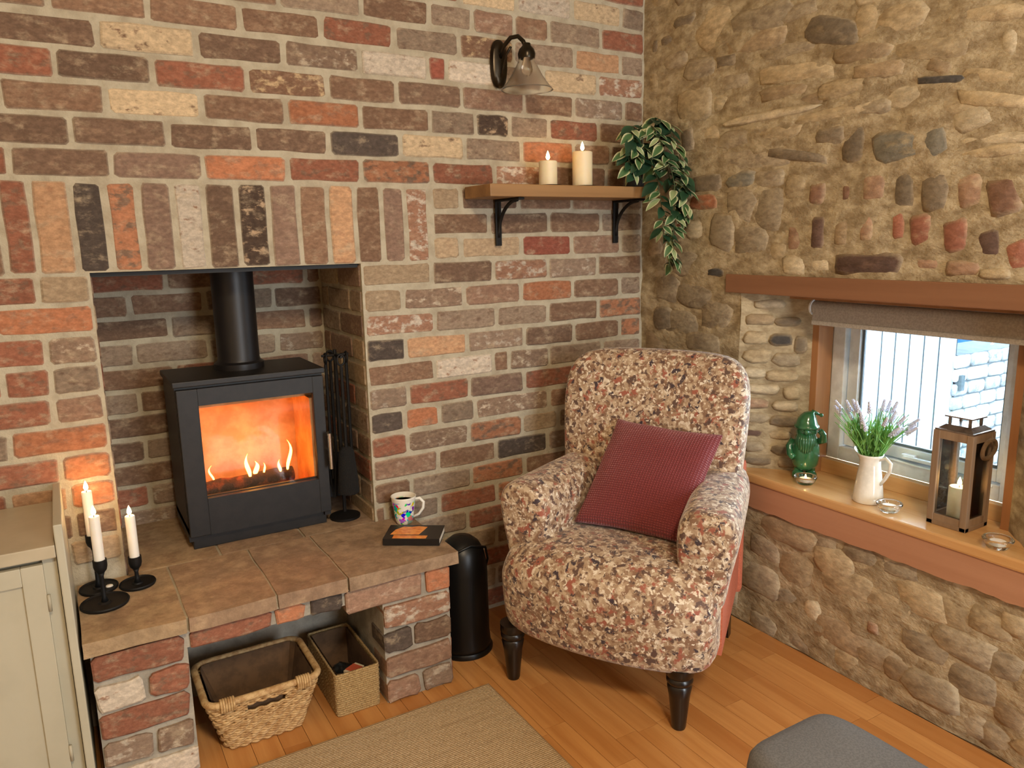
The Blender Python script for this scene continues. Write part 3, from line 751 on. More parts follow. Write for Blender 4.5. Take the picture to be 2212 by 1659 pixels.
# window
M_UPVC = MATS['white_upvc']
win = bpy.data.objects.new('window_1', None); COL.objects.link(win); win.location = (0.25, -0.99, 0.592); MATW['window_1'] = Matrix.Translation((0.25, -0.99, 0.592))
tag(win, 'white framed casement window in the stone wall', None, None, 'structure')
def ring(name, y0, y1, z0, z1, t, x0, x1, m, parent):
    q = MB()
    q.box(x0, x1, y0, y0 - t, z0, z1, bev=0.003); q.box(x0, x1, y1 + t, y1, z0, z1, bev=0.003)
    q.box(x0, x1, y0 - t, y1 + t, z0, z0 + t, bev=0.003); q.box(x0, x1, y0 - t, y1 + t, z1 - t, z1, bev=0.003)
    return q.build(name, m, parent)
ring('frame', -0.692, -1.283, 0.592, 1.12, 0.045, 0.222, 0.30, M_UPVC, win)
sash = ring('sash', -0.742, -1.255, 0.640, 1.075, 0.036, 0.238, 0.29, M_UPVC, win)
ring('glazing_bead', -0.778, -1.219, 0.676, 1.039, 0.008, 0.25, 0.262, simple('grey_seal', (96, 108, 116), 0.5), sash)
b = MB(); b.box(0.262, 0.268, -0.776, -1.221, 0.674, 1.041); b.build('pane', pane_glass('window_pane', (0.93, 0.98, 1.0)), sash)
b = MB(); b.box(0.214, 0.24, -0.955, -0.995, 0.648, 0.664, bev=0.003); b.box(0.206, 0.220, -0.965, -1.075, 0.651, 0.661, bev=0.003)
b.build('handle', M_UPVC, win)
b = MB(); b.tube([(0.222, -0.9, 0.637), (0.216, -1.0, 0.636), (0.216, -1.18, 0.632), (0.222, -1.22, 0.63)], 0.004, 8); b.build('stay', M_UPVC, win)

# roller blind
rb = thing('roller_blind', (0.10, -1.0, 1.06), 'grey fabric roller blind pulled up under the timber beam', 'blind')
b = MB(); b.lathe([(0.021, 0), (0.021, 0.72)], (0.105, -1.425, 1.098), 24, 'Y'); b.build('roller', simple('blind_cloth', (176, 170, 162), 0.85, 0, (160, 154, 146), 200, .4, .6, 0.1, 300), rb, True, auto=0.8)
b = MB(); b.box(0.083, 0.0845, -0.715, -1.42, 1.052, 1.098); b.build('cloth', MATS['blind_cloth'], rb)
b = MB(); b.box(0.079, 0.088, -0.715, -1.42, 1.046, 1.060, bev=0.002); b.build('hem_bar', MATS['blind_cloth'], rb)
b = MB(); b.lathe([(0.025, 0), (0.025, 0.006)], (0.105, -0.707, 1.098), 24, 'Y'); b.build('end_cap', M_UPVC, rb)

# ------------------------------------------------------------------ the yard outside
M_FENCE = simple('pale_fence_board', (124, 132, 138), 0.9, 0, (112, 121, 128), 8, .4, .6, 0.1, 30, 'World', (6, 6, 1), spec=0.0)
gy = thing('yard_fence', (3.0, 0.2, -0.2), 'pale upright board fence outside the window', 'fence')
for i in range(14):
    y1 = 0.45 + i * 0.102
    b = MB(); b.box(3.0, 3.025, y1, y1 + 0.093, -0.3, 1.05, bev=0.002); b.build('board', M_FENCE, gy)
b = MB(); b.box(3.03, 3.07, 0.4, 1.9, 0.3, 0.4); b.box(3.03, 3.07, 0.4, 1.9, 0.85, 0.95); b.box(3.032, 3.034, 0.45, 1.87, -0.3, 1.05); b.build('rail', simple('dark_fence_rail', (62, 70, 74), 0.9, spec=0.0), gy)
b = MB(); b.box(2.985, 3.0, 0.88, 0.96, 0.86, 0.89, bev=.003); b.box(2.98, 3.0, 0.90, 0.93, 0.76, 0.86, bev=.003); b.build('latch', simple('latch_iron', (60, 68, 72), 0.9, spec=0.0), gy)
YSTONE = masonry_mat('yard_stone', 45.0, 0.5, 16.0, (1, 1, 1)); YSTONE.node_tree.nodes['Principled BSDF'].inputs['Specular IOR Level'].default_value = 0.0
yw = thing('yard_wall', (3.8, 0.5, -0.3), 'dry stone block wall in the yard outside the window', 'wall')
b = MB(); b.box(3.03, 5.2, 0.44, 0.75, -0.3, 0.53); b.build('core', simple('yard_mortar', (72, 78, 82), 0.9, spec=0.0), yw)
for r_ in range(9):
    x = 3.0 - 0.1 * (r_ % 2)
    while x < 5.2:
        w = 0.15 + 0.12 * rnd()
        a0 = max(x, 3.0)
        if x + w - a0 > 0.05:
            k = 108 + 40 * rnd()
            piece('stone', outline_blob((x + w - a0) * 0.96, 0.086, 8, 6, 0.05), ((a0 + x + w) / 2, 0.44, -0.25 + r_ * 0.092), EX, EZ, -EY, 0.02, 0.02, YSTONE, yw, ((k, k + 5, k + 8), (k - 26, k - 20, k - 14), .45), 0.012, True, True)
        x += w
sh = thing('garden_shed', (5.45, 1.6, -0.3), 'blue upright boarded shed beyond the yard wall', 'shed')
for i in range(14):
    b = MB(); b.box(5.4, 5.43, 0.2 + i * 0.2, 0.2 + i * 0.2 + 0.19, -0.3, 1.25, bev=.004); b.build('board', simple('blue_board', (38, 70, 108), 0.9, spec=0.0), sh)
b = MB(); b.box(5.44, 5.5, 0.2, 3.0, -0.3, 1.25); b.build('frame', simple('shed_frame', (30, 50, 76), 0.9, spec=0.0), sh)
box_obj('ground', (0.5, 8.0, -5.0, 4.0, -0.4, -0.3), simple('yard_gravel', (140, 142, 142), 0.95, 0, (116, 118, 118), 40, spec=0.0), 'grey gravel yard')

# ------------------------------------------------------------------ wood burning stove and its fire
M_STOVE = simple('stove_black', (33, 29, 27), 0.5, 0.2, (27, 24, 22), 30, .4, .6, 0.03, 200)
M_CHROME = simple('chrome', (220, 222, 224), 0.12, 1.0)
SX0, SX1, SY0, SY1 = -1.672, -1.240, 0.055, 0.335
stove = thing('wood_stove', (-1.456, 0.19, HZ), 'black steel wood burning stove with a glowing glass door', 'stove')
b = MB()
b.box(SX0, SX1, SY0 + 0.018, SY1, HZ + 0.055, HZ + 0.075)                       # firebox floor
b.box(SX0, SX0 + 0.02, SY0 + 0.018, SY1, HZ + 0.03, 0.925); b.box(SX1 - 0.02, SX1, SY0 + 0.018, SY1, HZ + 0.03, 0.925)
b.box(SX0 + 0.02, SX1 - 0.02, SY1 - 0.02, SY1, HZ + 0.03, 0.925)
b.box(SX0 + 0.02, SX1 - 0.02, SY0 + 0.018, SY1 - 0.02, 0.90, 0.925)
b.build('body', M_STOVE, stove)
b = MB(); b.box(SX0 - 0.006, SX1 + 0.006, SY0 + 0.004, SY1 + 0.006, 0.925, 0.942, bev=0.003); b.build('top_plate', M_STOVE, stove)
b = MB(); b.box(SX0 + 0.012, SX1 - 0.012, SY0 + 0.03, SY1 - 0.02, HZ, HZ + 0.055, bev=0.002); b.build('plinth', M_STOVE, stove)
GX0, GX1, GZ0, GZ1 = -1.612, -1.277, 0.585, 0.868
door_l, door_r, door_b, door_t = SX0 + 0.002, SX1 - 0.002, HZ + 0.048, 0.918
b = MB()
b.box(door_l, GX0, SY0, SY0 + 0.018, door_b, door_t, bev=0.002); b.box(GX1, door_r, SY0, SY0 + 0.018, door_b, door_t, bev=0.002)
b.box(GX0, GX1, SY0, SY0 + 0.018, door_b, GZ0); b.box(GX0, GX1, SY0, SY0 + 0.018, GZ1, door_t)
sdoor = b.build('door', M_STOVE, stove)
b = MB(); b.box(GX0 - 0.004, GX1 + 0.004, SY0 + 0.006, SY0 + 0.011, GZ0 - 0.004, GZ1 + 0.004); b.build('glass', pane_glass('stove_glass', (0.96, 0.95, 0.94), rough=0.03), sdoor)
b = MB(); b.tube([(-1.243, SY0 - 0.03, 0.622), (-1.243, SY0 - 0.03, 0.738)], 0.0075, 14); b.tube([(-1.243, SY0 - 0.03, 0.68), (-1.243, SY0 + 0.004, 0.68)], 0.005, 10)
b.build('handle', M_CHROME, sdoor, True, auto=0.7)
M_LINER = simple('firebrick', (214, 176, 130), 0.9, 0, (186, 146, 100), 12, .35, .65, 0.2, 40)
b = MB()
b.box(SX0 + 0.022, SX1 - 0.022, SY1 - 0.045, SY1 - 0.022, HZ + 0.076, 0.845); b.box(SX0 + 0.022, SX0 + 0.042, SY0 + 0.03, SY1 - 0.046, HZ + 0.076, 0.845); b.box(SX1 - 0.042, SX1 - 0.022, SY0 + 0.03, SY1 - 0.046, HZ + 0.076, 0.845)
b.build('fire_liner', M_LINER, stove)
b = MB(); b.box(SX0 + 0.022, SX1 - 0.022, SY0 + 0.075, SY1 - 0.046, 0.846, 0.862); b.build('baffle', M_LINER, stove)
b = MB(); b.box(SX0 + 0.03, SX1 - 0.03, SY0 + 0.022, SY0 + 0.032, HZ + 0.076, 0.588); b.build('log_guard', M_STOVE, stove)
b = MB(); b.lathe([(0.076, 0.942), (0.076, 0.96), (0.066, 0.966), (0.0635, 0.975), (0.0635, 1.29)], (-1.455, 0.235, 0), 40); b.build('flue_pipe', simple('flue_black', (36, 32, 31), 0.42, 0.3), stove, True, auto=0.6)

M_CHAR = simple('charred_wood', (52, 34, 24), 0.95, 0, (120, 62, 30), 30, .5, .7, 0.8, 60)
def log(x0, y0, z0, x1, y1, z1, r, label):
    q = MB(); n = 10; pts = []; rr = []
    for i in range(n + 1):
        t = i / n
        p = Vector((x0 + (x1 - x0) * t, y0 + (y1 - y0) * t, z0 + (z1 - z0) * t))
        pts.append(p + Vector((0, noise.noise(p * 20) * 0.006, noise.noise(p * 20 + Vector((5, 0, 0))) * 0.006))); rr.append(r * (0.92 + 0.2 * noise.noise(p * 15 + Vector((0, 7, 0)))))
    q.tube(pts, rr, 12)
    return tag(q.build('burning_log', M_CHAR, None, True, auto=0.9, loc=(x0, y0, z0)), label, 'log', 'logs burning in the stove')
FZ = HZ + 0.0765
log(-1.61, 0.14, FZ + 0.088, -1.33, 0.17, FZ + 0.086, 0.026, 'long charred log lying along the stove glass')
log(-1.58, 0.235, FZ + 0.032, -1.32, 0.255, FZ + 0.032, 0.030, 'charred log at the back of the stove firebox')
log(-1.60, 0.125, FZ + 0.030, -1.38, 0.145, FZ + 0.030, 0.026, 'thin glowing log under the long charred log')
b = MB()
for i in range(70):
    r = 0.006 + 0.010 * rnd(); c = Vector((-1.63 + 0.34 * rnd(), 0.10 + 0.17 * rnd(), FZ + r * 0.7))
    bm = bmesh.new(); bmesh.ops.create_icosphere(bm, subdivisions=1, radius=r)
    for q in bm.verts: q.co = q.co * (0.8 + 0.5 * rnd()) + c
    b.from_bm(bm)
tag(b.build('ember_bed', emit('ember', (1.0, 0.10, 0.01), 3.0)), 'bed of glowing orange embers in the stove', 'embers', None, 'stuff')
def flame_mesh(q, base, h, r, sway, n=10, m=10):
    secs = []
    for i in range(m + 1):
        t = i / m
        rad = r * (math.sin(math.pi * min(1, t * 0.9 + 0.12)) ** 0.8) * (1 - t) ** 0.35 if t < 1 else 0.0
        cx = base[0] + sway * math.sin(t * 3.0) * t * h; cy = base[1]
        secs.append([(cx + (rad + 1e-5) * math.cos(2 * math.pi * k / n), cy + (rad + 1e-5) * 0.6 * math.sin(2 * math.pi * k / n), base[2] + t * h) for k in range(n)])
    q.loft(secs)
M_FLAME = emit('wood_flame', (1.0, 0.42, 0.06), 14.0)
for i, (x, y, h, r, s, lab) in enumerate([(-1.470, 0.14, 0.075, 0.008, -.2, 'tall pale flame over the middle of the logs'), (-1.452, 0.15, 0.045, 0.010, .3, 'short broad flame beside the tall middle flame'),
        (-1.350, 0.15, 0.10, 0.007, .25, 'narrow curling flame at the handle end of the logs'), (-1.375, 0.14, 0.04, 0.006, -.2, 'small flame licking beside the curling flame'),
        (-1.425, 0.15, 0.035, 0.004, .2, 'thin flame between the middle and handle end of the logs'), (-1.575, 0.16, 0.05, 0.004, -.4, 'thin arching flame at the hinge end of the logs')]):
    b = MB(); flame_mesh(b, (x, y, FZ + 0.105), h, r, s)
    tag(b.build('fire_flame', M_FLAME, None, True, loc=(x, y, FZ + 0.105)), lab, 'flame', 'flames in the stove')
fl = point('fire_glow', (-1.47, 0.165, 0.70), 1.1, (1.0, 0.25, 0.02), 0.03)
fl2 = point('fire_glow', (-1.56, 0.13, 0.74), 0.5, (1.0, 0.25, 0.02), 0.03)

# fireside tools on the right cheek of the recess
M_IRON = simple('wrought_iron', (22, 20, 19), 0.6, 0.4)
tx, ty = -1.155, 0.10
stand = thing('fireside_stand', (tx, ty, HZ), 'black iron fireside companion stand beside the stove', 'tool stand')
b = MB(); b.lathe([(0.05, HZ), (0.05, HZ + 0.008), (0.02, HZ + 0.016), (0.006, HZ + 0.02)], (tx - 0.03, ty + 0.0, 0), 24); b.build('base', M_IRON, stand, True, auto=.6)
b = MB(); b.tube([(tx - 0.03, ty, HZ + 0.015), (tx - 0.03, ty, 0.99)], 0.006, 8); b.build('pole', M_IRON, stand)
HB = 0.9725      # the hanger bars run through the loops of the tools
b = MB(); b.tube([(tx - 0.03, ty - 0.064, HB), (tx - 0.03, ty + 0.064, HB)], 0.004, 8); b.tube([(tx - 0.074, ty, HB), (tx + 0.014, ty, HB)], 0.004, 8); b.build('hanger', M_IRON, stand)
def tool(name, x, y, label, along_x=False):
    t = thing(name, (x, y, HZ + 0.06), label, 'fire tool', 'fireside tools')
    q = MB(); q.tube([(x, y, HZ + 0.14), (x, y, 0.945)], 0.005, 8); q.build('shaft', M_IRON, t)
    u = Vector((0, 1, 0)) if along_x else Vector((1, 0, 0))
    c = Vector((x, y, 0.963))
    q = MB(); q.tube([c + u * (0.012 * math.cos(a)) + EZ * (0.017 * math.sin(a)) for a in [2 * math.pi * k / 16 for k in range(16)]], 0.0033, 6, closed=True); q.build('loop', M_IRON, t, True)
    return t
t = tool('poker', tx + 0.006, ty, 'black iron poker hanging on the fireside stand', True); b = MB(); b.tube([(tx + 0.006, ty, HZ + 0.14), (tx + 0.006, ty, HZ + 0.07), (tx + 0.006, ty - 0.022, HZ + 0.085)], 0.005, 8); b.build('hook', M_IRON, t)
t = tool('hearth_brush', tx - 0.03, ty - 0.056, 'black hearth brush hanging on the fireside stand'); b = MB(); b.lathe([(0.012, 0.68), (0.024, 0.665), (0.03, 0.60), (0.034, 0.53), (0.03, 0.525)], (tx - 0.03, ty - 0.056, 0), 20); b.build('bristles', simple('black_bristle', (20, 18, 17), 0.95, bs=0.8, bscale=300), t, True)
t = tool('hearth_shovel', tx - 0.03, ty + 0.056, 'black hearth shovel hanging on the fireside stand'); b = MB(); b.prism([(-0.03, 0), (0.03, 0), (0.034, 0.12), (0.012, 0.15), (-0.012, 0.15), (-0.034, 0.12)], (tx - 0.03, ty + 0.056, 0.485), EX, EZ, EY, -0.004, 0.004); b.build('blade', M_IRON, t)
t = tool('fire_tongs', tx - 0.062, ty, 'black fire tongs hanging on the fireside stand', True); b = MB(); b.tube([(tx - 0.062, ty, 0.70), (tx - 0.072, ty, 0.6), (tx - 0.064, ty, 0.5)], 0.0033, 6); b.tube([(tx - 0.062, ty, 0.70), (tx - 0.052, ty, 0.6), (tx - 0.060, ty, 0.5)], 0.0033, 6); b.build('jaws', M_IRON, t)

# ------------------------------------------------------------------ candles
M_WAX = simple('white_wax', (240, 234, 224), 0.45, 0, (234, 226, 214), 10)
MATS['white_wax'].node_tree.nodes['Principled BSDF'].inputs['Subsurface Weight'].default_value = 0.25
MATS['white_wax'].node_tree.nodes['Principled BSDF'].inputs['Subsurface Radius'].default_value = (0.02, 0.012, 0.006)
M_IVORY = simple('ivory_wax', (238, 222, 186), 0.45, 0, (232, 214, 176), 10)
MATS['ivory_wax'].node_tree.nodes['Principled BSDF'].inputs['Subsurface Weight'].default_value = 0.3
MATS['ivory_wax'].node_tree.nodes['Principled BSDF'].inputs['Subsurface Radius'].default_value = (0.03, 0.015, 0.006)
M_CFLAME = emit('candle_flame', (1.0, 0.62, 0.22), 30.0)
M_WICK = simple('wick', (30, 22, 18), 0.9)
def candle(name, x, y, z0, z1, r, m, label, group, watts, lit_h=0.026):
    t = thing(name, (x, y, z0), label, 'candle', group)
    q = MB(); q.lathe([(r, z0), (r, z1 - 0.002), (r * 0.9, z1), (r * 0.7, z1 - 0.002), (0.0, z1 - 0.003)], (x, y, 0), 28); q.build('wax', m, t, True, auto=.9)
    q = MB(); q.tube([(x, y, z1 - 0.004), (x, y, z1 + 0.006)], 0.001, 6); q.build('wick', M_WICK, t)
    q = MB(); q.lathe([(0.0, 0.0), (lit_h * 0.16, lit_h * 0.1), (lit_h * 0.23, lit_h * 0.28), (lit_h * 0.18, lit_h * 0.55), (lit_h * 0.08, lit_h * 0.82), (0.0, lit_h)], (x, y, z1 + 0.003), 14); q.build('flame', M_CFLAME, t, True)
    point('candle_glow', (x, y, z1 + 0.018), watts, (1.0, 0.55, 0.2), 0.006)
    return t
def candlestick(x, y, zc, rb, label):
    t = thing('candlestick', (x, y, HZ), label, 'candlestick', 'iron candlesticks on the hearth')
    q = MB(); q.lathe([(rb * 0.96, HZ + 0.0005), (rb, HZ + 0.006), (rb * 0.97, HZ + 0.009), (rb * 0.9, HZ + 0.005), (rb * 0.3, HZ + 0.005), (0.012, HZ + 0.009), (0.0, HZ + 0.009)], (x, y, 0), 36); q.build('base', M_IRON, t, True, auto=.5)
    q = MB(); q.lathe([(0.009, HZ + 0.008), (0.0055, HZ + 0.022), (0.005, zc - 0.045), (0.008, zc - 0.036)], (x, y, 0), 16); q.build('stem', M_IRON, t, True)
    q = MB(); q.lathe([(0.006, zc - 0.038), (0.014, zc - 0.028), (0.0165, zc - 0.018), (0.0165, zc), (0.0135, zc), (0.0135, zc - 0.016), (0.0, zc - 0.018)], (x, y, 0), 20); q.build('cup', M_IRON, t, True, auto=.6)
    return t
candlestick(-1.912, -0.165, 0.547, 0.058, 'black iron candlestick standing closest to the hearth edge')
candle('taper_candle', -1.912, -0.165, 0.530, 0.663, 0.0125, M_WAX, 'white taper candle in the candlestick closest to the hearth edge', 'lit tapers on the hearth', 0.6)
candlestick(-1.829, -0.085, 0.507, 0.046, 'shorter black iron candlestick nearest the stove')
candle('taper_candle', -1.829, -0.085, 0.490, 0.622, 0.0125, M_WAX, 'white taper candle in the short candlestick nearest the stove', 'lit tapers on the hearth', 0.6)
hb = candlestick(-1.921, -0.058, 0.58, 0.048, 'tall black iron candlestick closest to the brick wall')
b = MB(); b.lathe([(0.0, 0.004), (0.008, 0.003), (0.010, 0.0), (0.0, 0.0)], (-1.896, -0.066, HZ + 0.0055), 12); b.build('white_dab', M_WAX, hb, True)  # small white dab on the base of the back candlestick
candle('taper_candle', -1.921, -0.058, 0.563, 0.700, 0.0125, M_WAX, 'white taper candle in the tall candlestick closest to the wall', 'lit tapers on the hearth', 0.6)

# ------------------------------------------------------------------ mug, book
m, nt, bs_ = new_mat('mug_print'); bs_.inputs['Roughness'].default_value = 0.12
vec = coords(nt, 'Object')
vo = nt.nodes.new('ShaderNodeTexVoronoi'); vo.inputs['Scale'].default_value = 62; nt.links.new(vec, vo.inputs['Vector'])
hs = nt.nodes.new('ShaderNodeHueSaturation'); hs.inputs['Saturation'].default_value = 1.4; hs.inputs['Value'].default_value = 0.9; nt.links.new(vo.outputs['Color'], hs.inputs['Color'])
nz = ramp(nt, noise_tex(nt, vec, 45, 2), 0.46, 0.5)
se = nt.nodes.new('ShaderNodeSeparateXYZ'); nt.links.new(vec, se.inputs[0])
lo_ = ramp(nt, se.outputs['Z'], 0.080, 0.072)
mu = nt.nodes.new('ShaderNodeMath'); mu.operation = 'MULTIPLY'; nt.links.new(nz, mu.inputs[0]); nt.links.new(lo_, mu.inputs[1])
nt.links.new(mixc(nt, mu.outputs[0], lin((240, 236, 226)), hs.outputs['Color']), bs_.inputs['Base Color'])
M_MUG = m
mx, my = -1.040, -0.062
mug = thing('tea_mug', (mx, my, HZ + 0.001), 'white china mug with colourful blotches holding tea', 'mug')
b = MB(); z = HZ + 0.001
b.lathe([(0.024, 0), (0.027, 0.004), (0.030, 0.02), (0.035, 0.055), (0.040, 0.088), (0.041, 0.092), (0.0385, 0.092), (0.034, 0.056), (0.028, 0.02), (0.022, 0.006), (0, 0.006)], (mx, my, z), 40)
b.build('body', M_MUG, mug, True)
M_CHINA = simple('white_china', (240, 237, 228), 0.12)
b = MB(); hd = Vector((0.93, -0.36, 0)).normalized()
b.tube([Vector((mx, my, z)) + hd * u + EZ * w for u, w in [(0.034, 0.078), (0.052, 0.080), (0.064, 0.066), (0.062, 0.046), (0.048, 0.026), (0.030, 0.018)]], [0.0045, .005, .005, .005, .0045, .004], 10); b.build('handle', M_CHINA, mug, True)
b = MB(); b.lathe([(0.0365, 0.074), (0, 0.074)], (mx, my, z), 32); b.build('tea', simple('milky_tea', (186, 122, 72), 0.15), mug)

M_COVER = simple('black_cover', (28, 26, 26), 0.35)
M_PAGES = simple('book_pages', (236, 230, 214), 0.8, 0, (214, 206, 188), 300, stretch=(1, 1, 20))
M_PRINT = simple('orange_print', (248, 164, 78), 0.4, 0, (226, 124, 48), 60, .4, .65)
book = thing('paperback_book', (-1.068, -0.208, HZ + 0.003), 'black paperback with orange cover print lying by the mug', 'book', rz=-0.60)
def loc_mb(): return MB()
bw, bd, bt = 0.172, 0.112, 0.020
q = MB(); q.box(-bw / 2 + 0.002, bw / 2 - 0.002, -bd / 2 + 0.002, bd / 2 - 0.002, 0.001, bt - 0.001); q.build('pages', M_PAGES, book, world=False)
q = MB(); q.box(-bw / 2, bw / 2, -bd / 2, bd / 2, bt - 0.001, bt + 0.0004); q.box(-bw / 2, bw / 2, -bd / 2, bd / 2, 0, 0.001); q.box(-bw / 2, -bw / 2 + 0.001, -bd / 2, bd / 2, 0.001, bt - 0.001); q.box(-bw / 2, bw / 2, -bd / 2, -bd / 2 + 0.001, 0.001, bt - 0.001); cov = q.build('cover', M_COVER, book, world=False)
q = MB(); q.prism([(-0.058, -0.052), (0.044, -0.052), (0.046, -0.030), (-0.058, -0.028)], (0, 0, bt), EX, EY, EZ, 0.0004, 0.0009)
q.prism([(-0.070, -0.022), (0.018, -0.022), (0.026, 0.008), (0.034, 0.040), (0.006, 0.046), (-0.014, 0.040), (-0.040, 0.042), (-0.062, 0.016)], (0, 0, bt), EX, EY, EZ, 0.0004, 0.0009)
q.build('cover_print', M_PRINT, cov, world=False)

# ------------------------------------------------------------------ coal scuttle, baskets
M_COAL = simple('scuttle_black', (18, 18, 18), 0.38, 0.3)
scx, scy = -0.897, -0.185
scut = thing('coal_scuttle', (scx, scy, 0), 'tall black domed coal scuttle between the hearth and the armchair', 'coal scuttle')
b = MB(); b.lathe([(0.088, 0.012), (0.086, 0.03), (0.083, 0.06), (0.081, 0.27), (0.079, 0.30), (0.071, 0.34), (0.056, 0.368), (0.034, 0.386), (0.0, 0.393)], (scx, scy, 0), 40); b.build('body', M_COAL, scut, True)
b = MB(); b.lathe([(0.092, 0.0), (0.093, 0.008), (0.088, 0.016), (0.084, 0.016)], (scx, scy, 0), 40); b.build('foot_ring', M_COAL, scut, True, auto=.7)
b = MB(); b.tube([(scx - 0.082, scy, 0.24), (scx - 0.086, scy - 0.02, 0.30), (scx - 0.06, scy - 0.05, 0.355), (scx, scy - 0.062, 0.376), (scx + 0.06, scy - 0.05, 0.355), (scx + 0.084, scy - 0.02, 0.30), (scx + 0.080, scy, 0.24)], 0.004, 8); b.build('handle', M_COAL, scut, True)

def rrect(w, d, r, n):
    """points of a rounded rectangle with their running length"""
    per = []; a, c = w / 2 - r, d / 2 - r
    import_pts = []
    for cx, cy, s in ((a, c, 0), (-a, c, 1), (-a, -c, 2), (a, -c, 3)):
        for k in range(7):
            t = (s + k / 6) * math.pi / 2
            import_pts.append((cx + r * math.cos(t), cy + r * math.sin(t)))
    ln = [0.0]
    P = import_pts + [import_pts[0]]
    for i in range(len(P) - 1): ln.append(ln[-1] + math.dist(P[i], P[i + 1]))
    out = []
    for k in range(n):
        s = ln[-1] * k / n
        i = max(j for j in range(len(ln)) if ln[j] <= s + 1e-9); i = min(i, len(P) - 2)
        t = (s - ln[i]) / max(1e-9, ln[i + 1] - ln[i])
        p = (P[i][0] + (P[i + 1][0] - P[i][0]) * t, P[i][1] + (P[i + 1][1] - P[i][1]) * t)
        tx_, ty_ = P[i + 1][0] - P[i][0], P[i + 1][1] - P[i][1]; l = math.hypot(tx_, ty_) or 1
        out.append((p[0], p[1], ty_ / l, -tx_ / l, s))
    return out, ln[-1]
M_WICKER = simple('wicker', (206, 172, 122), 0.6, 0, (170, 130, 82), 60, .4, .65, 0.3, 250)
M_LINERD = simple('brown_lining', (104, 78, 54), 0.9, 0, (88, 66, 46), 30)
bx, by = -1.573, -0.240
bask = thing('wicker_basket', (bx, by, 0), 'tapered rectangular wicker basket standing empty under the hearth', 'basket')
W0, D0, W1, D1, BH = 0.205, 0.155, 0.290, 0.235, 0.165
b = MB(); levels = 24
for k in range(levels):
    t = k / (levels - 1); w, d = W0 + (W1 - W0) * t, D0 + (D1 - D0) * t; z = 0.006 + (BH - 0.016) * t
    pts, per = rrect(w, d, 0.03, 150)
    ns = round(per / 0.030); amp = 0.0036
    loop = []
    for x, y, nx, ny, s in pts:
        a = amp * math.cos(2 * math.pi * ns * s / per + (0.5 if k % 2 else -0.5) * 0.5)
        loop.append((bx + x + nx * a, by + y + ny * a, z))
    if 18 <= k <= 20:      # hand hole in the front
        inside = [abs(p[0] - bx) < 0.048 and p[1] < by - d / 2 + 0.02 for p in loop]
        st_ = next(i for i in range(len(loop)) if inside[i] and not inside[(i + 1) % len(loop)])
        seq = [loop[(st_ + 1 + j) % len(loop)] for j in range(len(loop)) if not inside[(st_ + 1 + j) % len(loop)]]
        b.tube(seq, 0.0036, 6)
    else:
        b.tube(loop, 0.0036, 6, closed=True)
b.build('weave', M_WICKER, bask, True)
b = MB(); pts, per = rrect(W1 + 0.004, D1 + 0.004, 0.034, 90); b.tube([(bx + p[0], by + p[1], BH) for p in pts], 0.0095, 10, closed=True); b.build('rim', M_WICKER, bask, True)
for sx_ in (-1, 1):
    b = MB()
    for k in range(6):
        c = Vector((bx + sx_ * 0.098 + (k - 2.5) * 0.0062, by - D1 / 2 - 0.002, BH - 0.004))
        b.tube([c + Vector((0, 0.014 * math.cos(a), 0.017 * math.sin(a))) for a in [2 * math.pi * j / 14 for j in range(14)]], 0.0032, 6, closed=True)
    b.build('rim_binding', M_WICKER, bask, True)
b = MB()
secs = []
for t in (0.0, 0.5, 0.97):
    pts, _ = rrect(W0 + (W1 - W0) * t - 0.022, D0 + (D1 - D0) * t - 0.022, 0.022, 40); secs.append([(bx + p[0], by + p[1], 0.008 + BH * t) for p in pts])
b.loft(secs, cap=False); b.add(secs[0], [tuple(range(40))]); b.build('lining', M_LINERD, bask)

M_GRASS = simple('seagrass', (196, 166, 116), 0.8, 0, (160, 128, 80), 220, .4, .65, 0.6, 400)
gx, gyy = -1.315, -0.195
gb = thing('seagrass_box', (gx, gyy, 0), 'narrow seagrass storage box holding bits beside the wicker basket', 'basket')
b = MB(); gw, gd, gh = 0.124, 0.275, 0.132
for k in range(20):
    pts, per = rrect(gw + 0.004 * k / 19, gd + 0.004 * k / 19, 0.008, 120); z = 0.004 + (gh - 0.008) * k / 19
    b.tube([(gx + p[0] + p[2] * 0.0008 * (-1) ** (int(p[4] / 0.006) + k), gyy + p[1] + p[3] * 0.0008 * (-1) ** (int(p[4] / 0.006) + k), z) for p in pts], 0.0036, 6, closed=True)
b.build('weave', M_GRASS, gb, True)
b = MB()
secs = []
for t in (0.0, 1.0):
    pts, _ = rrect(gw - 0.014, gd - 0.014, 0.006, 32); secs.append([(gx + p[0], gyy + p[1], 0.005 + (gh - 0.01) * t) for p in pts])
b.loft(secs, cap=False); b.add(secs[0], [tuple(range(32))]); b.build('lining', M_LINERD, gb)
bm = bmesh.new(); bmesh.ops.create_icosphere(bm, subdivisions=4, radius=1.0)
for q in bm.verts:
    k = 1 + 0.25 * noise.noise(q.co * 2.5) + 0.12 * noise.noise(q.co * 7)
    q.co = Vector((gx + q.co.x * 0.036 * k, gyy - 0.03 + q.co.y * 0.068 * k, 0.047 + q.co.z * 0.034 * k))
b = MB().from_bm(bm); tag(b.build('crumpled_bag', simple('dark_plastic', (34, 36, 38), 0.3), None, True), 'crumpled dark plastic bag inside the seagrass box', 'bag')
mbx = thing('matchbox', (gx + 0.012, gyy - 0.070, 0.082), 'small red and white matchbox lying in the seagrass box', 'matchbox', rz=0.5)
q = MB(); q.box(-0.026, 0.026, -0.017, 0.017, 0.0, 0.014, bev=.001); q.build('tray', simple('match_cream', (222, 206, 178), 0.7), mbx, world=False)
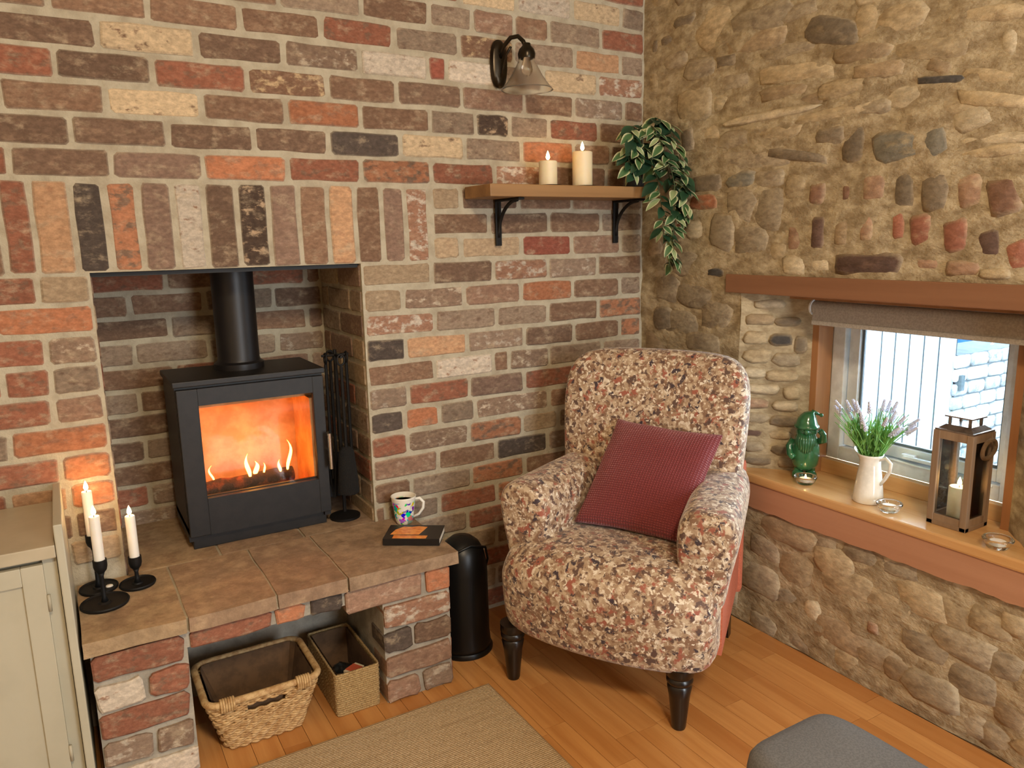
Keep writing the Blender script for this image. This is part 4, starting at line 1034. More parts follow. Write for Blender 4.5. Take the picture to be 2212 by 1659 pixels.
q = MB(); q.box(-0.018, 0.018, -0.0175, 0.0175, -0.0006, 0.0147); q.build('sleeve_print', simple('match_red', (196, 92, 64), 0.6), mbx, world=False)

# ------------------------------------------------------------------ rug
m, nt, bs_ = new_mat('jute_rug'); bs_.inputs['Roughness'].default_value = 0.95
vec = coords(nt, 'World', (1, 1, 1))
w1 = nt.nodes.new('ShaderNodeTexWave'); w1.bands_direction = 'Y'; w1.inputs['Scale'].default_value = 48; w1.inputs['Distortion'].default_value = 1.2; w1.inputs['Detail'].default_value = 2; w1.inputs['Detail Scale'].default_value = 6; nt.links.new(vec, w1.inputs['Vector'])
n1 = noise_tex(nt, coords(nt, 'World', (140, 420, 1)), 1.0, 3)
n2 = noise_tex(nt, coords(nt, 'World', (6, 60, 1)), 1.0, 3)
c = mixc(nt, ramp(nt, n1, 0.35, 0.65), lin((168, 140, 104)), lin((212, 188, 152)))
c = mixc(nt, ramp(nt, n2, 0.45, 0.85), c, lin((168, 142, 108)))
nt.links.new(c, bs_.inputs['Base Color'])
ad = nt.nodes.new('ShaderNodeMath'); ad.operation = 'ADD'; nt.links.new(w1.outputs['Fac'], ad.inputs[0]); nt.links.new(n1, ad.inputs[1]); bump(nt, bs_, ad.outputs[0], 0.6, 0.004)
rug = thing('jute_rug', (-1.7, -1.2, 0), 'natural jute rug lying in front of the hearth', 'rug')
b = MB(); b.box(-2.75, -0.945, -2.2, -0.43, 0.0005, 0.011, bev=0.003); b.build('weave', m, rug)
b = MB(); b.tube([(-2.75, -0.43, 0.006), (-0.945, -0.43, 0.006), (-0.945, -2.2, 0.006)], 0.0055, 8); b.build('binding', simple('rug_binding', (176, 148, 112), 0.95, bs=0.5, bscale=400), rug, True)

# ------------------------------------------------------------------ armchair
m, nt, bs_ = new_mat('floral_fabric'); bs_.inputs['Roughness'].default_value = 0.7
bs_.inputs['Sheen Weight'].default_value = 0.4; bs_.inputs['Sheen Roughness'].default_value = 0.4
vec0 = coords(nt, 'Object', (1, 1, 1))
wn = nt.nodes.new('ShaderNodeTexNoise'); wn.inputs['Scale'].default_value = 40; wn.inputs['Detail'].default_value = 3; nt.links.new(vec0, wn.inputs['Vector'])
vm = nt.nodes.new('ShaderNodeVectorMath'); vm.operation = 'SCALE'; vm.inputs['Scale'].default_value = 0.02; nt.links.new(wn.outputs['Color'], vm.inputs[0])
va = nt.nodes.new('ShaderNodeVectorMath'); va.operation = 'ADD'; nt.links.new(vec0, va.inputs[0]); nt.links.new(vm.outputs[0], va.inputs[1])
vec = va.outputs[0]
def off(nt, vec, o):
    v = nt.nodes.new('ShaderNodeVectorMath'); v.operation = 'ADD'; v.inputs[1].default_value = o; nt.links.new(vec, v.inputs[0]); return v.outputs[0]
def layer(c, sc, o, lo, hi, rgb, det=2.0):
    return mixc(nt, ramp(nt, noise_tex(nt, off(nt, vec, o), sc, det, 0.55), lo, hi), c, lin(rgb))
c = mixc(nt, ramp(nt, noise_tex(nt, vec, 46, 4), 0.38, 0.62), lin((196, 174, 146)), lin((164, 136, 108)))
c = layer(c, 50, (3, 0, 0), 0.47, 0.58, (132, 100, 76), 3.0)
c = layer(c, 66, (0, 5, 0), 0.55, 0.62, (220, 204, 182), 3.0)
c = layer(c, 36, (0, 0, 7), 0.56, 0.65, (156, 90, 70), 3.0)
c = layer(c, 48, (9, 0, 2), 0.555, 0.63, (92, 68, 58), 3.0)
c = layer(c, 36, (5, 9, 2), 0.62, 0.67, (62, 48, 54), 3.0)
c = layer(c, 74, (1, 2, 13), 0.60, 0.66, (230, 218, 198), 3.0)
nt.links.new(c, bs_.inputs['Base Color'])
bump(nt, bs_, noise_tex(nt, vec0, 420, 2), 0.15, 0.003)
M_FLORAL = m
M_TERRA = simple('terracotta_fabric', (196, 112, 84), 0.85, 0, (180, 98, 72), 200, .4, .6, 0.15, 400)
M_DARKWOOD = simple('ebonised_wood', (26, 19, 16), 0.3, 0, (18, 13, 11), 20, coat=0.15)

A_ANG = math.atan2(-0.868, 0.496)       # local x runs along the chair's front
chair = thing('armchair', (-0.743, -0.661, 0), 'low armchair in brown floral fabric with dark turned legs', 'armchair', rz=A_ANG)
U0 = 0.03
def sgnpow(v, p): return math.copysign(abs(v) ** p, v)
def super_sec(cx, cy, z, a, bb, n=28, p=4.0, fn=None):
    out = []
    for k in range(n):
        t = 2 * math.pi * k / n
        x = cx + sgnpow(math.cos(t), 2 / p) * a; y = cy + sgnpow(math.sin(t), 2 / p) * bb
        out.append(fn(x, y, z) if fn else (x, y, z))
    return out
# seat: sections across the width, each a closed outline in depth and height
secs = []
NS = 26
for i in range(NS + 1):
    s = i / NS * 2 - 1
    u = U0 + 0.335 * s - (0.0)
    e = (1 - abs(s) ** 7) ** (1 / 3.0) if abs(s) < 1 else 0.0
    e = max(e, 0.02)
    bow = 0.050 * (1 - s * s)
    vf = 0.005 - bow + (1 - e) * 0.06; vb = 0.56
    zt = 0.425 + 0.030 * (1 - s * s) ** 0.7; zb = 0.172 - 0.006 * (1 - s * s)
    zm = (zt + zb) / 2; hz = (zt - zb) / 2 * (0.55 + 0.45 * e)
    zt, zb = zm + hz + (zt - zm - hz) * 0.3, zm - hz
    secs.append([(u, vb, zb), (u, (vb + vf) / 2, zb), (u, vf + 0.03, zb), (u, vf + 0.006, zb + 0.004), (u, vf - 0.004, zb + 0.03), (u, vf - 0.016, zm - 0.01), (u, vf - 0.02, zm + 0.05), (u, vf - 0.012, zt - 0.055), (u, vf + 0.012, zt - 0.022),
                 (u, vf + 0.05, zt - 0.003), (u, vf + 0.12, zt + 0.008), (u, vf + 0.24, zt + 0.006), (u, (vb + vf) / 2 + 0.1, zt - 0.012), (u, vb, zt - 0.03)])
secs = [[(U0 + (x - U0) * (1 - 0.55 * max(0, y - 0.05)), y, z) for x, y, z in sc_] for sc_ in secs]
q = MB(); q.loft(secs); q.build('seat', M_FLORAL, chair, True, sub=1, world=False)
# backrest
secs = []
for z, w, vc, th in [(0.30, 0.250, 0.475, 0.075), (0.40, 0.270, 0.480, 0.080), (0.50, 0.283, 0.490, 0.082), (0.60, 0.293, 0.502, 0.082), (0.70, 0.300, 0.515, 0.080), (0.78, 0.304, 0.526, 0.076), (0.84, 0.304, 0.536, 0.072), (0.89, 0.296, 0.545, 0.066), (0.925, 0.278, 0.552, 0.058), (0.948, 0.250, 0.557, 0.046), (0.960, 0.205, 0.560, 0.030), (0.965, 0.12, 0.561, 0.012)]:
    secs.append(super_sec(U0 - 0.012, vc, z, w, th, 36, 3.6, lambda x, y, z: (x, y - 0.55 * (x - U0 + 0.012) ** 2 - 0.012 * math.cos(min(1.5, abs(x - U0) * 5)), z)))
q = MB(); q.loft(secs); q.build('backrest', M_FLORAL, chair, True, sub=1, world=False)
# arms
for s, uc, nm in ((-1, -0.232, 'l'), (1, 0.300, 'r')):
    secs = []
    for v, k in [(0.052, 0.35), (0.056, 0.62), (0.066, 0.82), (0.082, 0.94), (0.11, 1.0), (0.18, 1.0), (0.28, 1.0), (0.38, 0.98), (0.47, 0.95), (0.54, 0.9)]:
        ztop = 0.612 + 0.05 * max(0, v - 0.1); zc = 0.47
        sec = []
        n = 28
        for i in range(n):
            t = 2 * math.pi * i / n
            c_, s_ = math.cos(t), math.sin(t)
            hz = (ztop - zc) if s_ > 0 else (zc - 0.30)
            zz = zc + sgnpow(s_, 0.6) * hz * (0.35 + 0.65 * k if s_ < 0 else (0.72 + 0.28 * k))
            wid = 0.068 + 0.022 * max(0, min(1, (zz - 0.40) / 0.14))
            xx = uc - s * 0.15 * max(0, v - 0.08) + sgnpow(c_, 0.62) * wid * (0.45 + 0.55 * k) + s * 0.014 * max(0, (zz - 0.4) / 0.2)
            sec.append((xx, v, zz))
        secs.append(sec)
    q = MB(); q.loft(secs); q.build('arm', M_FLORAL, chair, True, sub=1, world=False)
    q = MB(); xo = uc + s * 0.046; xb = xo - s * 0.064; q.prism([(xo - 0.01, 0.085), (xo + 0.01, 0.085), (xb + 0.01, 0.545), (xb - 0.01, 0.545)], (0, 0, 0), EX, EY, EZ, 0.205, 0.50); tag(q.build('side_panel', M_TERRA, chair, world=False), 'plain terracotta outer side panel')
q = MB(); q.box(U0 - 0.29, U0 + 0.27, 0.545, 0.585, 0.17, 0.62, bev=0.015); tag(q.build('back_panel', M_TERRA, chair, world=False), 'plain terracotta outer back panel')
for u, v in ((-0.258, 0.0), (0.262, 0.0)):
    q = MB(); q.lathe([(0.0, 0.0), (0.018, 0.0), (0.020, 0.006), (0.022, 0.03), (0.029, 0.10), (0.034, 0.128), (0.030, 0.134), (0.036, 0.142), (0.037, 0.150), (0.033, 0.156), (0.038, 0.162), (0.038, 0.185)], (u, v + 0.02, 0.0), 28); q.build('leg', M_DARKWOOD, chair, True, world=False, auto=.8)
for u in (-0.22, 0.25):
    q = MB(); q.loft([[(u - a, 0.53 + o_ - a, z), (u + a, 0.53 + o_ - a, z), (u + a, 0.53 + o_ + a, z), (u - a, 0.53 + o_ + a, z)] for z, a, o_ in ((0.0, 0.016, 0.04), (0.1, 0.02, 0.015), (0.185, 0.024, 0.0))]); q.build('leg', M_DARKWOOD, chair, world=False)

# cushion
m, nt, bs_ = new_mat('maroon_knit'); bs_.inputs['Roughness'].default_value = 0.85; bs_.inputs['Sheen Weight'].default_value = 0.6; bs_.inputs['Sheen Roughness'].default_value = 0.4
bs_.inputs['Sheen Tint'].default_value = (0.9, 0.55, 0.6, 1)
vec = coords(nt, 'UV')
w1 = nt.nodes.new('ShaderNodeTexWave'); w1.bands_direction = 'X'; w1.inputs['Scale'].default_value = 13; w1.inputs['Distortion'].default_value = 0.6; nt.links.new(vec, w1.inputs['Vector'])
w2 = nt.nodes.new('ShaderNodeTexWave'); w2.bands_direction = 'Y'; w2.inputs['Scale'].default_value = 16; w2.inputs['Distortion'].default_value = 1.5; nt.links.new(vec, w2.inputs['Vector'])
ml = nt.nodes.new('ShaderNodeMath'); ml.operation = 'MULTIPLY'; nt.links.new(w1.outputs['Fac'], ml.inputs[0]); nt.links.new(w2.outputs['Fac'], ml.inputs[1])
nt.links.new(mixc(nt, ml.outputs[0], lin((112, 40, 42)), lin((150, 66, 66))), bs_.inputs['Base Color'])
bump(nt, bs_, ml.outputs[0], 0.7, 0.006)
M_KNIT = m
cu = thing('knitted_cushion', (-0.743, -0.661, 0), 'chunky maroon knitted cushion leaning on the armchair back', 'cushion', rz=A_ANG)
TL, TR, BL, BR = Vector((-0.081, 0.428, 0.746)), Vector((0.262, 0.402, 0.735)), Vector((-0.130, 0.195, 0.468)), Vector((0.215, 0.195, 0.458))
nrm = (TR - TL).cross(BL - TL).normalized()
if nrm.y > 0: nrm = -nrm
N = 28; V = []; UVs = []
for side in (1, -1):
    for i in range(N + 1):
        for j in range(N + 1):
            u, v = i / N, j / N
            a, c_ = 2 * u - 1, 2 * v - 1
            pin = 0.045 * (1 - abs(c_) ** 2.0) * (abs(a) ** 3) * math.copysign(1, a); pin2 = 0.045 * (1 - abs(a) ** 2) * (abs(c_) ** 3) * math.copysign(1, c_)
            uu, vv = u - pin * 0.5 + 0.0, v - pin2 * 0.5
            p = (BL * (1 - uu) + BR * uu) * (1 - vv) + (TL * (1 - uu) + TR * uu) * vv
            bul = 0.058 * ((1 - a ** 2) * (1 - c_ ** 2)) ** 0.42 + 0.004
            bul += 0.005 * noise.noise(Vector((u * 4, v * 4, side)))
            V.append(p + nrm * bul * side); UVs.append((u, v))
NN = (N + 1) ** 2; F = []
for s in (0, 1):
    for i in range(N):
        for j in range(N):
            k = s * NN + i * (N + 1) + j
            f = (k, k + N + 1, k + N + 2, k + 1)
            F.append(f if s else f[::-1])
for i in range(N):
    for e0, e1 in (((i, 0), (i + 1, 0)), ((i, N), (i + 1, N)), ((0, i), (0, i + 1)), ((N, i), (N, i + 1))):
        k0, k1 = e0[0] * (N + 1) + e0[1], e1[0] * (N + 1) + e1[1]
        F.append((k0, k1, NN + k1, NN + k0))
q = MB(); q.add(V, F); co = q.build('cover', M_KNIT, cu, True, world=False)
uvl = co.data.uv_layers.new(name='UVMap')
for lp in co.data.loops: uvl.data[lp.index].uv = UVs[lp.vertex_index]

# ------------------------------------------------------------------ footstool
fs = thing('footstool', (-0.82, -1.62, 0), 'grey fabric footstool with rounded top edges by the stone wall', 'footstool')
M_GREY = simple('grey_fabric', (112, 112, 114), 0.85, 0, (98, 98, 100), 300, .4, .6, 0.15, 500)
b = MB(); fz = 0.385
secs = []
for z, k in [(0.06, 0.985), (0.10, 1.0), (0.30, 1.0), (0.345, 0.995), (0.368, 0.975), (0.380, 0.93), (0.386, 0.80), (0.390, 0.4), (0.391, 0.02)]:
    secs.append(super_sec(-0.822, -1.645, z + 0.015, 0.130 * k if k > .9 else 0.130 * k, 0.25 * (1 - (1 - k) * 0.6), 48, 7.0))
b.loft(secs); b.build('upholstery', M_GREY, fs, True)
for dx in (-0.1, 0.1):
    for dy in (-0.2, 0.2):
        b = MB(); b.lathe([(0.014, 0.0), (0.02, 0.078)], (-0.822 + dx, -1.645 + dy, 0), 16); b.build('foot', M_DARKWOOD, fs, True, auto=.7)

# ------------------------------------------------------------------ wall shelf with candles and plant
SZ0, SZ1 = 1.457, 1.495
sh_ = thing('wall_shelf', (-0.42, 0.0, SZ0), 'rustic oak shelf board on black iron brackets', 'shelf')
M_SHELF = wood('shelf_oak', (154, 116, 72), (126, 92, 54), (134, 98, 60), 0.55, 0, 0.7, 0.2)
b = MB(); b.box(-0.755, -0.085, -0.18, -0.009, SZ0, SZ1, bev=0.003); b.build('board', M_SHELF, sh_)
for x in (-0.634, -0.138):
    b = MB(); b.box(x - 0.011, x + 0.011, -0.017, -0.0095, SZ0 - 0.152, SZ0 - 0.001, bev=0.002); b.box(x - 0.011, x + 0.011, -0.165, -0.0095, SZ0 - 0.008, SZ0 - 0.0005, bev=0.002)
    br = b.build('bracket', M_IRON, sh_)
    b = MB(); pts = [(x, -0.014 - 0.125 * (1 - math.cos(t)) - 0.0, SZ0 - 0.125 + 0.118 * math.sin(t)) for t in [math.pi / 2 * i / 10 for i in range(11)]]
    b.tube(pts, 0.006, 8); b.build('brace', M_IRON, br, True)
for x, h, r, lab in ((-0.490, 0.079, 0.0305, 'short ivory pillar candle on the wall shelf'), (-0.350, 0.114, 0.034, 'tall ivory pillar candle on the wall shelf')):
    y = -0.10; p = thing('candle_plate', (x, y, SZ1), 'small black plate under the ' + lab.split(' on')[0], 'plate', 'black plates on the wall shelf')
    b = MB(); b.lathe([(0.0, 0.0), (0.042, 0.0), (0.046, 0.004), (0.043, 0.004), (0.04, 0.002), (0.0, 0.002)], (x, y, SZ1 + 0.0005), 32); b.build('dish', M_IRON, p, True, auto=.6)
    candle('pillar_candle', x, y, SZ1 + 0.003, SZ1 + 0.003 + h, r, M_IVORY, lab, 'pillar candles on the wall shelf', 0.8, 0.03)

M_LEAF_A = None
m, nt, bs_ = new_mat('variegated_leaf'); bs_.inputs['Roughness'].default_value = 0.45
at = nd(nt, 'ShaderNodeAttribute', attribute_name='Col'); nt.links.new(at.outputs['Color'], bs_.inputs['Base Color'])
M_LEAF = m
def leaf_mesh(name, L, Wd, edge, mid, droop):
    V = []; cols = []; n = 7
    prof = [0.0, 0.55, 0.9, 1.0, 0.85, 0.5, 0.0]
    for i in range(n):
        t = i / (n - 1)
        for c_, wf in ((-1, 1.0), (-0.55, 0.55), (0, 0), (0.55, 0.55), (1, 1.0)):
            V.append((c_ * Wd / 2 * prof[i] if abs(c_) == 1 else c_ * Wd / 2 * prof[i], t * L, -droop * t * t * L + 0.10 * Wd * abs(c_) * prof[i]))
            cols.append(edge if abs(c_) == 1 else mid)
    F = [(i * 5 + k, i * 5 + k + 1, (i + 1) * 5 + k + 1, (i + 1) * 5 + k) for i in range(n - 1) for k in range(4)]
    me = bpy.data.meshes.new(name); me.from_pydata(V, [], F); me.materials.append(M_LEAF)
    ca = me.color_attributes.new('Col', 'FLOAT_COLOR', 'POINT')
    ca.data.foreach_set('color', [x for c_ in cols for x in (*lin(c_), 1)])
    me.polygons.foreach_set('use_smooth', [True] * len(me.polygons))
    return me
LM = [leaf_mesh('leaf', 0.050, 0.024, (222, 220, 176), (70, 104, 62), 0.35), leaf_mesh('leaf', 0.044, 0.024, (48, 84, 54), (36, 68, 46), 0.3), leaf_mesh('leaf', 0.046, 0.020, (230, 228, 190), (150, 168, 120), 0.4), leaf_mesh('leaf', 0.055, 0.030, (40, 74, 50), (30, 60, 42), 0.25)]
px0, py0 = -0.135, -0.115
plant = thing('trailing_ivy', (px0, py0, SZ1), 'variegated trailing ivy spilling off the end of the shelf', 'plant')
b = MB(); b.lathe([(0.0, 0.0005), (0.032, 0.0005), (0.040, 0.06), (0.042, 0.066), (0.037, 0.066), (0.034, 0.055), (0.0, 0.055)], (px0, py0, SZ1), 28); b.build('pot', simple('dark_pot', (52, 50, 44), 0.6), plant, True, auto=.6)
random.seed(21)
stems = [  # trailing stems, from pot over the shelf edge
 [(-0.13, -0.12, 1.55), (-0.11, -0.17, 1.64), (-0.09, -0.235, 1.60), (-0.085, -0.265, 1.50), (-0.085, -0.27, 1.38), (-0.095, -0.265, 1.27), (-0.10, -0.26, 1.22)],
 [(-0.13, -0.12, 1.55), (-0.08, -0.16, 1.63), (-0.055, -0.24, 1.59), (-0.045, -0.275, 1.50), (-0.045, -0.28, 1.42), (-0.05, -0.28, 1.37)],
 [(-0.13, -0.12, 1.55), (-0.15, -0.17, 1.64), (-0.16, -0.22, 1.60), (-0.145, -0.245, 1.52), (-0.13, -0.25, 1.44), (-0.12, -0.25, 1.36), (-0.115, -0.25, 1.30)],
 [(-0.13, -0.12, 1.55), (-0.14, -0.12, 1.68), (-0.17, -0.15, 1.70), (-0.20, -0.18, 1.67), (-0.205, -0.2, 1.62), (-0.19, -0.21, 1.56)],
 [(-0.13, -0.12, 1.55), (-0.11, -0.13, 1.69), (-0.08, -0.16, 1.73), (-0.05, -0.19, 1.70), (-0.04, -0.215, 1.64)],
 [(-0.13, -0.12, 1.55), (-0.13, -0.16, 1.68), (-0.125, -0.2, 1.69), (-0.115, -0.235, 1.63), (-0.11, -0.25, 1.56)],
 [(-0.13, -0.12, 1.55), (-0.10, -0.14, 1.60), (-0.06, -0.19, 1.58), (-0.07, -0.25, 1.46), (-0.075, -0.255, 1.30), (-0.08, -0.25, 1.225)],
 [(-0.13, -0.12, 1.55), (-0.17, -0.14, 1.63), (-0.205, -0.16, 1.63), (-0.215, -0.18, 1.58), (-0.20, -0.20, 1.52)],
 [(-0.13, -0.12, 1.55), (-0.10, -0.17, 1.66), (-0.07, -0.22, 1.66), (-0.05, -0.25, 1.60), (-0.04, -0.265, 1.52), (-0.04, -0.27, 1.46)]]
def along(P, t):
    k = t * (len(P) - 1); i = min(int(k), len(P) - 2); f = k - i
    return Vector(P[i]) * (1 - f) + Vector(P[i + 1]) * f
Mp = MATW[plant.name].inverted()
for si, P in enumerate(stems):
    pts = [along(P, i / 24) for i in range(25)]
    q = MB(); q.tube(pts, 0.0014, 6); q.build('stem', simple('ivy_stem', (74, 92, 56), 0.7), plant, True)
    nl = 40 if si in (0, 1, 2, 6) else 34
    for i in range(nl):
        t = 0.12 + 0.86 * (i + rnd() * 0.5) / nl
        p = along(P, t)
        ang = rnd() * 2 * math.pi
        d = Vector((math.cos(ang), math.sin(ang) * 0.8 - 0.35, -0.15 - 0.8 * rnd() * t)).normalized()
        o = bpy.data.objects.new('leaf', random.choice([LM[0], LM[1], LM[3], LM[1], LM[0], LM[2]]))
        COL.objects.link(o); o.parent = plant
        up = Vector((rnd() - 0.5, -0.8, 0.9 + rnd() * 0.5)).normalized()
        zz = (up - d * up.dot(d)).normalized(); xx = d.cross(zz)
        s = 0.85 + 0.6 * rnd()
        R3 = Matrix((xx, d, zz)).transposed().to_4x4()
        if (p + d * 0.05 * s).x > -0.012: continue
        o.matrix_local = Mp @ Matrix.Translation(p) @ R3 @ Matrix.Scale(s, 4)

# ------------------------------------------------------------------ wall lamp
M_BRONZE = simple('dark_bronze', (54, 46, 34), 0.28, 0.75, (40, 34, 26), 20)
lx = -0.618
wl = thing('wall_lamp', (lx, 0.0, 1.81), 'dark bronze wall lamp with a smoky glass bell shade', 'wall lamp')
b = MB(); secs = []
for y, k in [(-0.0085, 1.0), (-0.014, 1.0), (-0.022, 0.86), (-0.026, 0.6)]:
    secs.append([(lx + 0.030 * k * sgnpow(math.cos(t), 0.8), y, 1.883 + 0.074 * (0.25 + 0.75 * k) * sgnpow(math.sin(t), 0.8)) for t in [2 * math.pi * i / 32 for i in range(32)]])
b.loft(secs); b.build('back_plate', M_BRONZE, wl, True, auto=.6)
b = MB(); b.tube([(lx, -0.02, 1.90), (lx + 0.0, -0.045, 1.93), (lx + 0.012, -0.07, 1.952), (lx + 0.024, -0.095, 1.952), (lx + 0.032, -0.112, 1.935), (lx + 0.036, -0.12, 1.915)], 0.007, 10); b.build('arm', M_BRONZE, wl, True)
b = MB(); b.tube([(lx, -0.022, 1.84), (lx + 0.004, -0.034, 1.87), (lx + 0.006, -0.05, 1.905), (lx + 0.012, -0.07, 1.925)], 0.004, 8); b.build('scroll', M_BRONZE, wl, True)
hx, hy = lx + 0.038, -0.122
b = MB(); b.lathe([(0.0, 0.012), (0.012, 0.012), (0.014, 0.004), (0.024, -0.006), (0.028, -0.020), (0.026, -0.034), (0.022, -0.034), (0.022, -0.02), (0.0, -0.01)], (hx, hy, 1.915), 28); b.build('shade_holder', M_BRONZE, wl, True, auto=.7)
b = MB(); pf = [(0.024, -0.030), (0.027, -0.042), (0.036, -0.060), (0.050, -0.085), (0.066, -0.108), (0.078, -0.122), (0.082, -0.127)]
b.lathe(pf + [(r - 0.0018, z + 0.0006) for r, z in pf[::-1]] + [pf[0]], (hx, hy, 1.915), 40, cap=False); b.build('glass_shade', glass('smoky_glass', (0.975, 0.955, 0.92), 0.28, 1.15), wl, True)
b = MB(); b.lathe([(0.0, -0.085), (0.012, -0.082), (0.02, -0.068), (0.016, -0.05), (0.010, -0.036), (0.010, -0.02)], (hx, hy, 1.915), 20); b.build('bulb', glass('bulb_glass', (0.97, 0.95, 0.9), 0.05), wl, True)

# ------------------------------------------------------------------ things on the window sill
SZ = 0.5455
M_GLAZE = simple('green_glaze', (52, 112, 72), 0.12, 0, (38, 90, 58), 14, .35, .65, 0.1, 60, coat=0.6)
gn = thing('garden_gnome', (0.100, -0.703, SZ), 'glossy green ceramic gnome figure in a tall bobble hat', 'gnome', rz=math.radians(-52))
q = MB(); q.lathe([(0.0, 0.028), (0.030, 0.028), (0.040, 0.045), (0.044, 0.075), (0.042, 0.105), (0.036, 0.130), (0.028, 0.145), (0.0, 0.150)], (0, 0, 0), 32); q.build('body', M_GLAZE, gn, True, world=False)
q = MB(); q.lathe([(0.0, 0.136), (0.026, 0.136), (0.033, 0.148), (0.033, 0.162), (0.028, 0.176), (0.0, 0.186)], (0, -0.004, 0), 28); q.build('head', M_GLAZE, gn, True, world=False)
secs = []
for (r, z, x) in [(0.036, 0.163, 0), (0.039, 0.168, 0), (0.039, 0.174, 0), (0.034, 0.178, 0), (0.030, 0.192, 0), (0.024, 0.206, 0.002), (0.016, 0.216, 0.006), (0.010, 0.220, 0.014)]:
    secs.append([(x + r * math.cos(2 * math.pi * k / 24), r * math.sin(2 * math.pi * k / 24) - 0.002, z) for k in range(24)])
q = MB(); q.loft(secs); q.tube([(0.012, 0, 0.217), (0.024, 0, 0.215), (0.036, 0, 0.210)], [0.009, 0.006, 0.004], 10); hat = q.build('hat', M_GLAZE, gn, True, world=False)
q = MB(); bm = bmesh.new(); bmesh.ops.create_icosphere(bm, subdivisions=2, radius=0.0065)
for v_ in bm.verts: v_.co += Vector((0.042, 0, 0.208))
q.from_bm(bm); q.build('bobble', M_GLAZE, hat, True, world=False)
q = MB()
for k in range(9):
    a = (k - 4) * 0.24
    q.tube([(0.026 * math.sin(a), -0.004 - 0.030 * math.cos(a), 0.150), (0.032 * math.sin(a), -0.004 - 0.040 * math.cos(a), 0.128), (0.028 * math.sin(a), -0.004 - 0.042 * math.cos(a), 0.098 - 0.008 * math.cos(a * 2))], [0.006, 0.006, 0.003], 8)
q.build('beard', M_GLAZE, gn, True, world=False)
q = MB(); bm = bmesh.new(); bmesh.ops.create_icosphere(bm, subdivisions=2, radius=0.0085)
for v_ in bm.verts: v_.co += Vector((0, -0.040, 0.158))
q.from_bm(bm); q.build('nose', M_GLAZE, gn, True, world=False)
for s in (-1, 1):
    q = MB(); bm = bmesh.new(); bmesh.ops.create_icosphere(bm, subdivisions=2, radius=0.003)
    for v_ in bm.verts: v_.co += Vector((s * 0.012, -0.0345, 0.162))
    q.from_bm(bm); q.build('eye', M_GLAZE, gn, True, world=False)
    q = MB(); q.lathe([(0.0, 0.0), (0.017, 0.0), (0.020, 0.006), (0.018, 0.018), (0.012, 0.026), (0.0, 0.028)], (s * 0.019, -0.012, 0), 20)
    q.tube([(s * 0.019, -0.01, 0.02), (s * 0.019, 0, 0.045)], 0.014, 12); q.build('boot', M_GLAZE, gn, True, world=False)
q = MB(); q.tube([(-0.038, 0, 0.122), (-0.050, -0.008, 0.100), (-0.046, -0.020, 0.078), (-0.034, -0.032, 0.070)], [0.012, 0.012, 0.011, 0.010], 12); q.build('arm', M_GLAZE, gn, True, world=False)
q = MB(); q.tube([(0.038, 0, 0.122), (0.052, -0.008, 0.128), (0.050, -0.016, 0.150), (0.040, -0.022, 0.162)], [0.012, 0.012, 0.010, 0.009], 12); q.build('arm', M_GLAZE, gn, True, world=False)

M_CLEAR = glass('clear_glass', (0.97, 1.0, 0.99), 0.0, 1.45)
def tealight(x, y, label, lit):
    t = thing('tealight_holder', (x, y, SZ), label, 'candle holder', 'glass tealight holders on the sill')
    q = MB(); q.lathe([(0.0, 0.0005), (0.024, 0.0005), (0.027, 0.006), (0.034, 0.018), (0.0355, 0.023), (0.033, 0.026), (0.024, 0.023), (0.021, 0.016), (0.020, 0.009), (0.0, 0.008)], (x, y, SZ), 36); q.build('dish', M_CLEAR, t, True)
    q = MB(); q.lathe([(0.0, 0.009), (0.0185, 0.009), (0.0185, 0.017), (0.016, 0.0165), (0.0, 0.0165)], (x, y, SZ), 24); q.build('wax', M_WAX, t, True, auto=.6)
    if lit:
        q = MB(); q.lathe([(0.0, 0.0), (0.0025, 0.002), (0.003, 0.005), (0.0015, 0.010), (0.0, 0.013)], (x, y, SZ + 0.018), 10); q.build('flame', M_CFLAME, t, True)
tealight(0.044, -0.752, 'round glass tealight holder in front of the gnome', True)
tealight(0.034, -1.044, 'round glass tealight holder between the jug and the lantern', False)
tealight(0.018, -1.345, 'round glass tealight holder on the lantern\'s far side from the jug', False)

jx, jy = 0.062, -0.958
jug = thing('enamel_jug', (jx, jy, SZ), 'small white enamel jug with a curved handle on the sill', 'jug')
b = MB(); secs = []
for r, z, sp in [(0.042, 0.0005, 0), (0.043, 0.004, 0), (0.040, 0.030, 0), (0.034, 0.080, 0), (0.029, 0.112, 0), (0.0285, 0.124, 0.003), (0.032, 0.136, 0.010), (0.036, 0.144, 0.018), (0.034, 0.144, 0.017), (0.027, 0.124, 0.003), (0.027, 0.112, 0)]:
    sec = []
    for k in range(32):
        a = 2 * math.pi * k / 32
        e = sp * max(0, math.cos(a)) ** 6
        d = Vector((math.cos(a), math.sin(a), 0)) * (r + e)
        # spout points along the sill, towards the gnome
        sec.append((jx + d.y * 0.2 - d.x * 0.0 + (d.y * 0.8), jy + d.x, SZ + z + e * 0.6))
    secs.append(sec)
b.loft(secs, cap=False); b.add(secs[0], [tuple(range(32))]); b.build('body', M_CHINA, jug, True)
b = MB(); b.tube([(jx, jy - 0.028, SZ + 0.130), (jx, jy - 0.048, SZ + 0.140), (jx, jy - 0.064, SZ + 0.128), (jx, jy - 0.062, SZ + 0.105), (jx, jy - 0.050, SZ + 0.080), (jx, jy - 0.036, SZ + 0.058)], [0.004, 0.005, 0.005, 0.005, 0.005, 0.004], 10); b.build('handle', M_CHINA, jug, True)

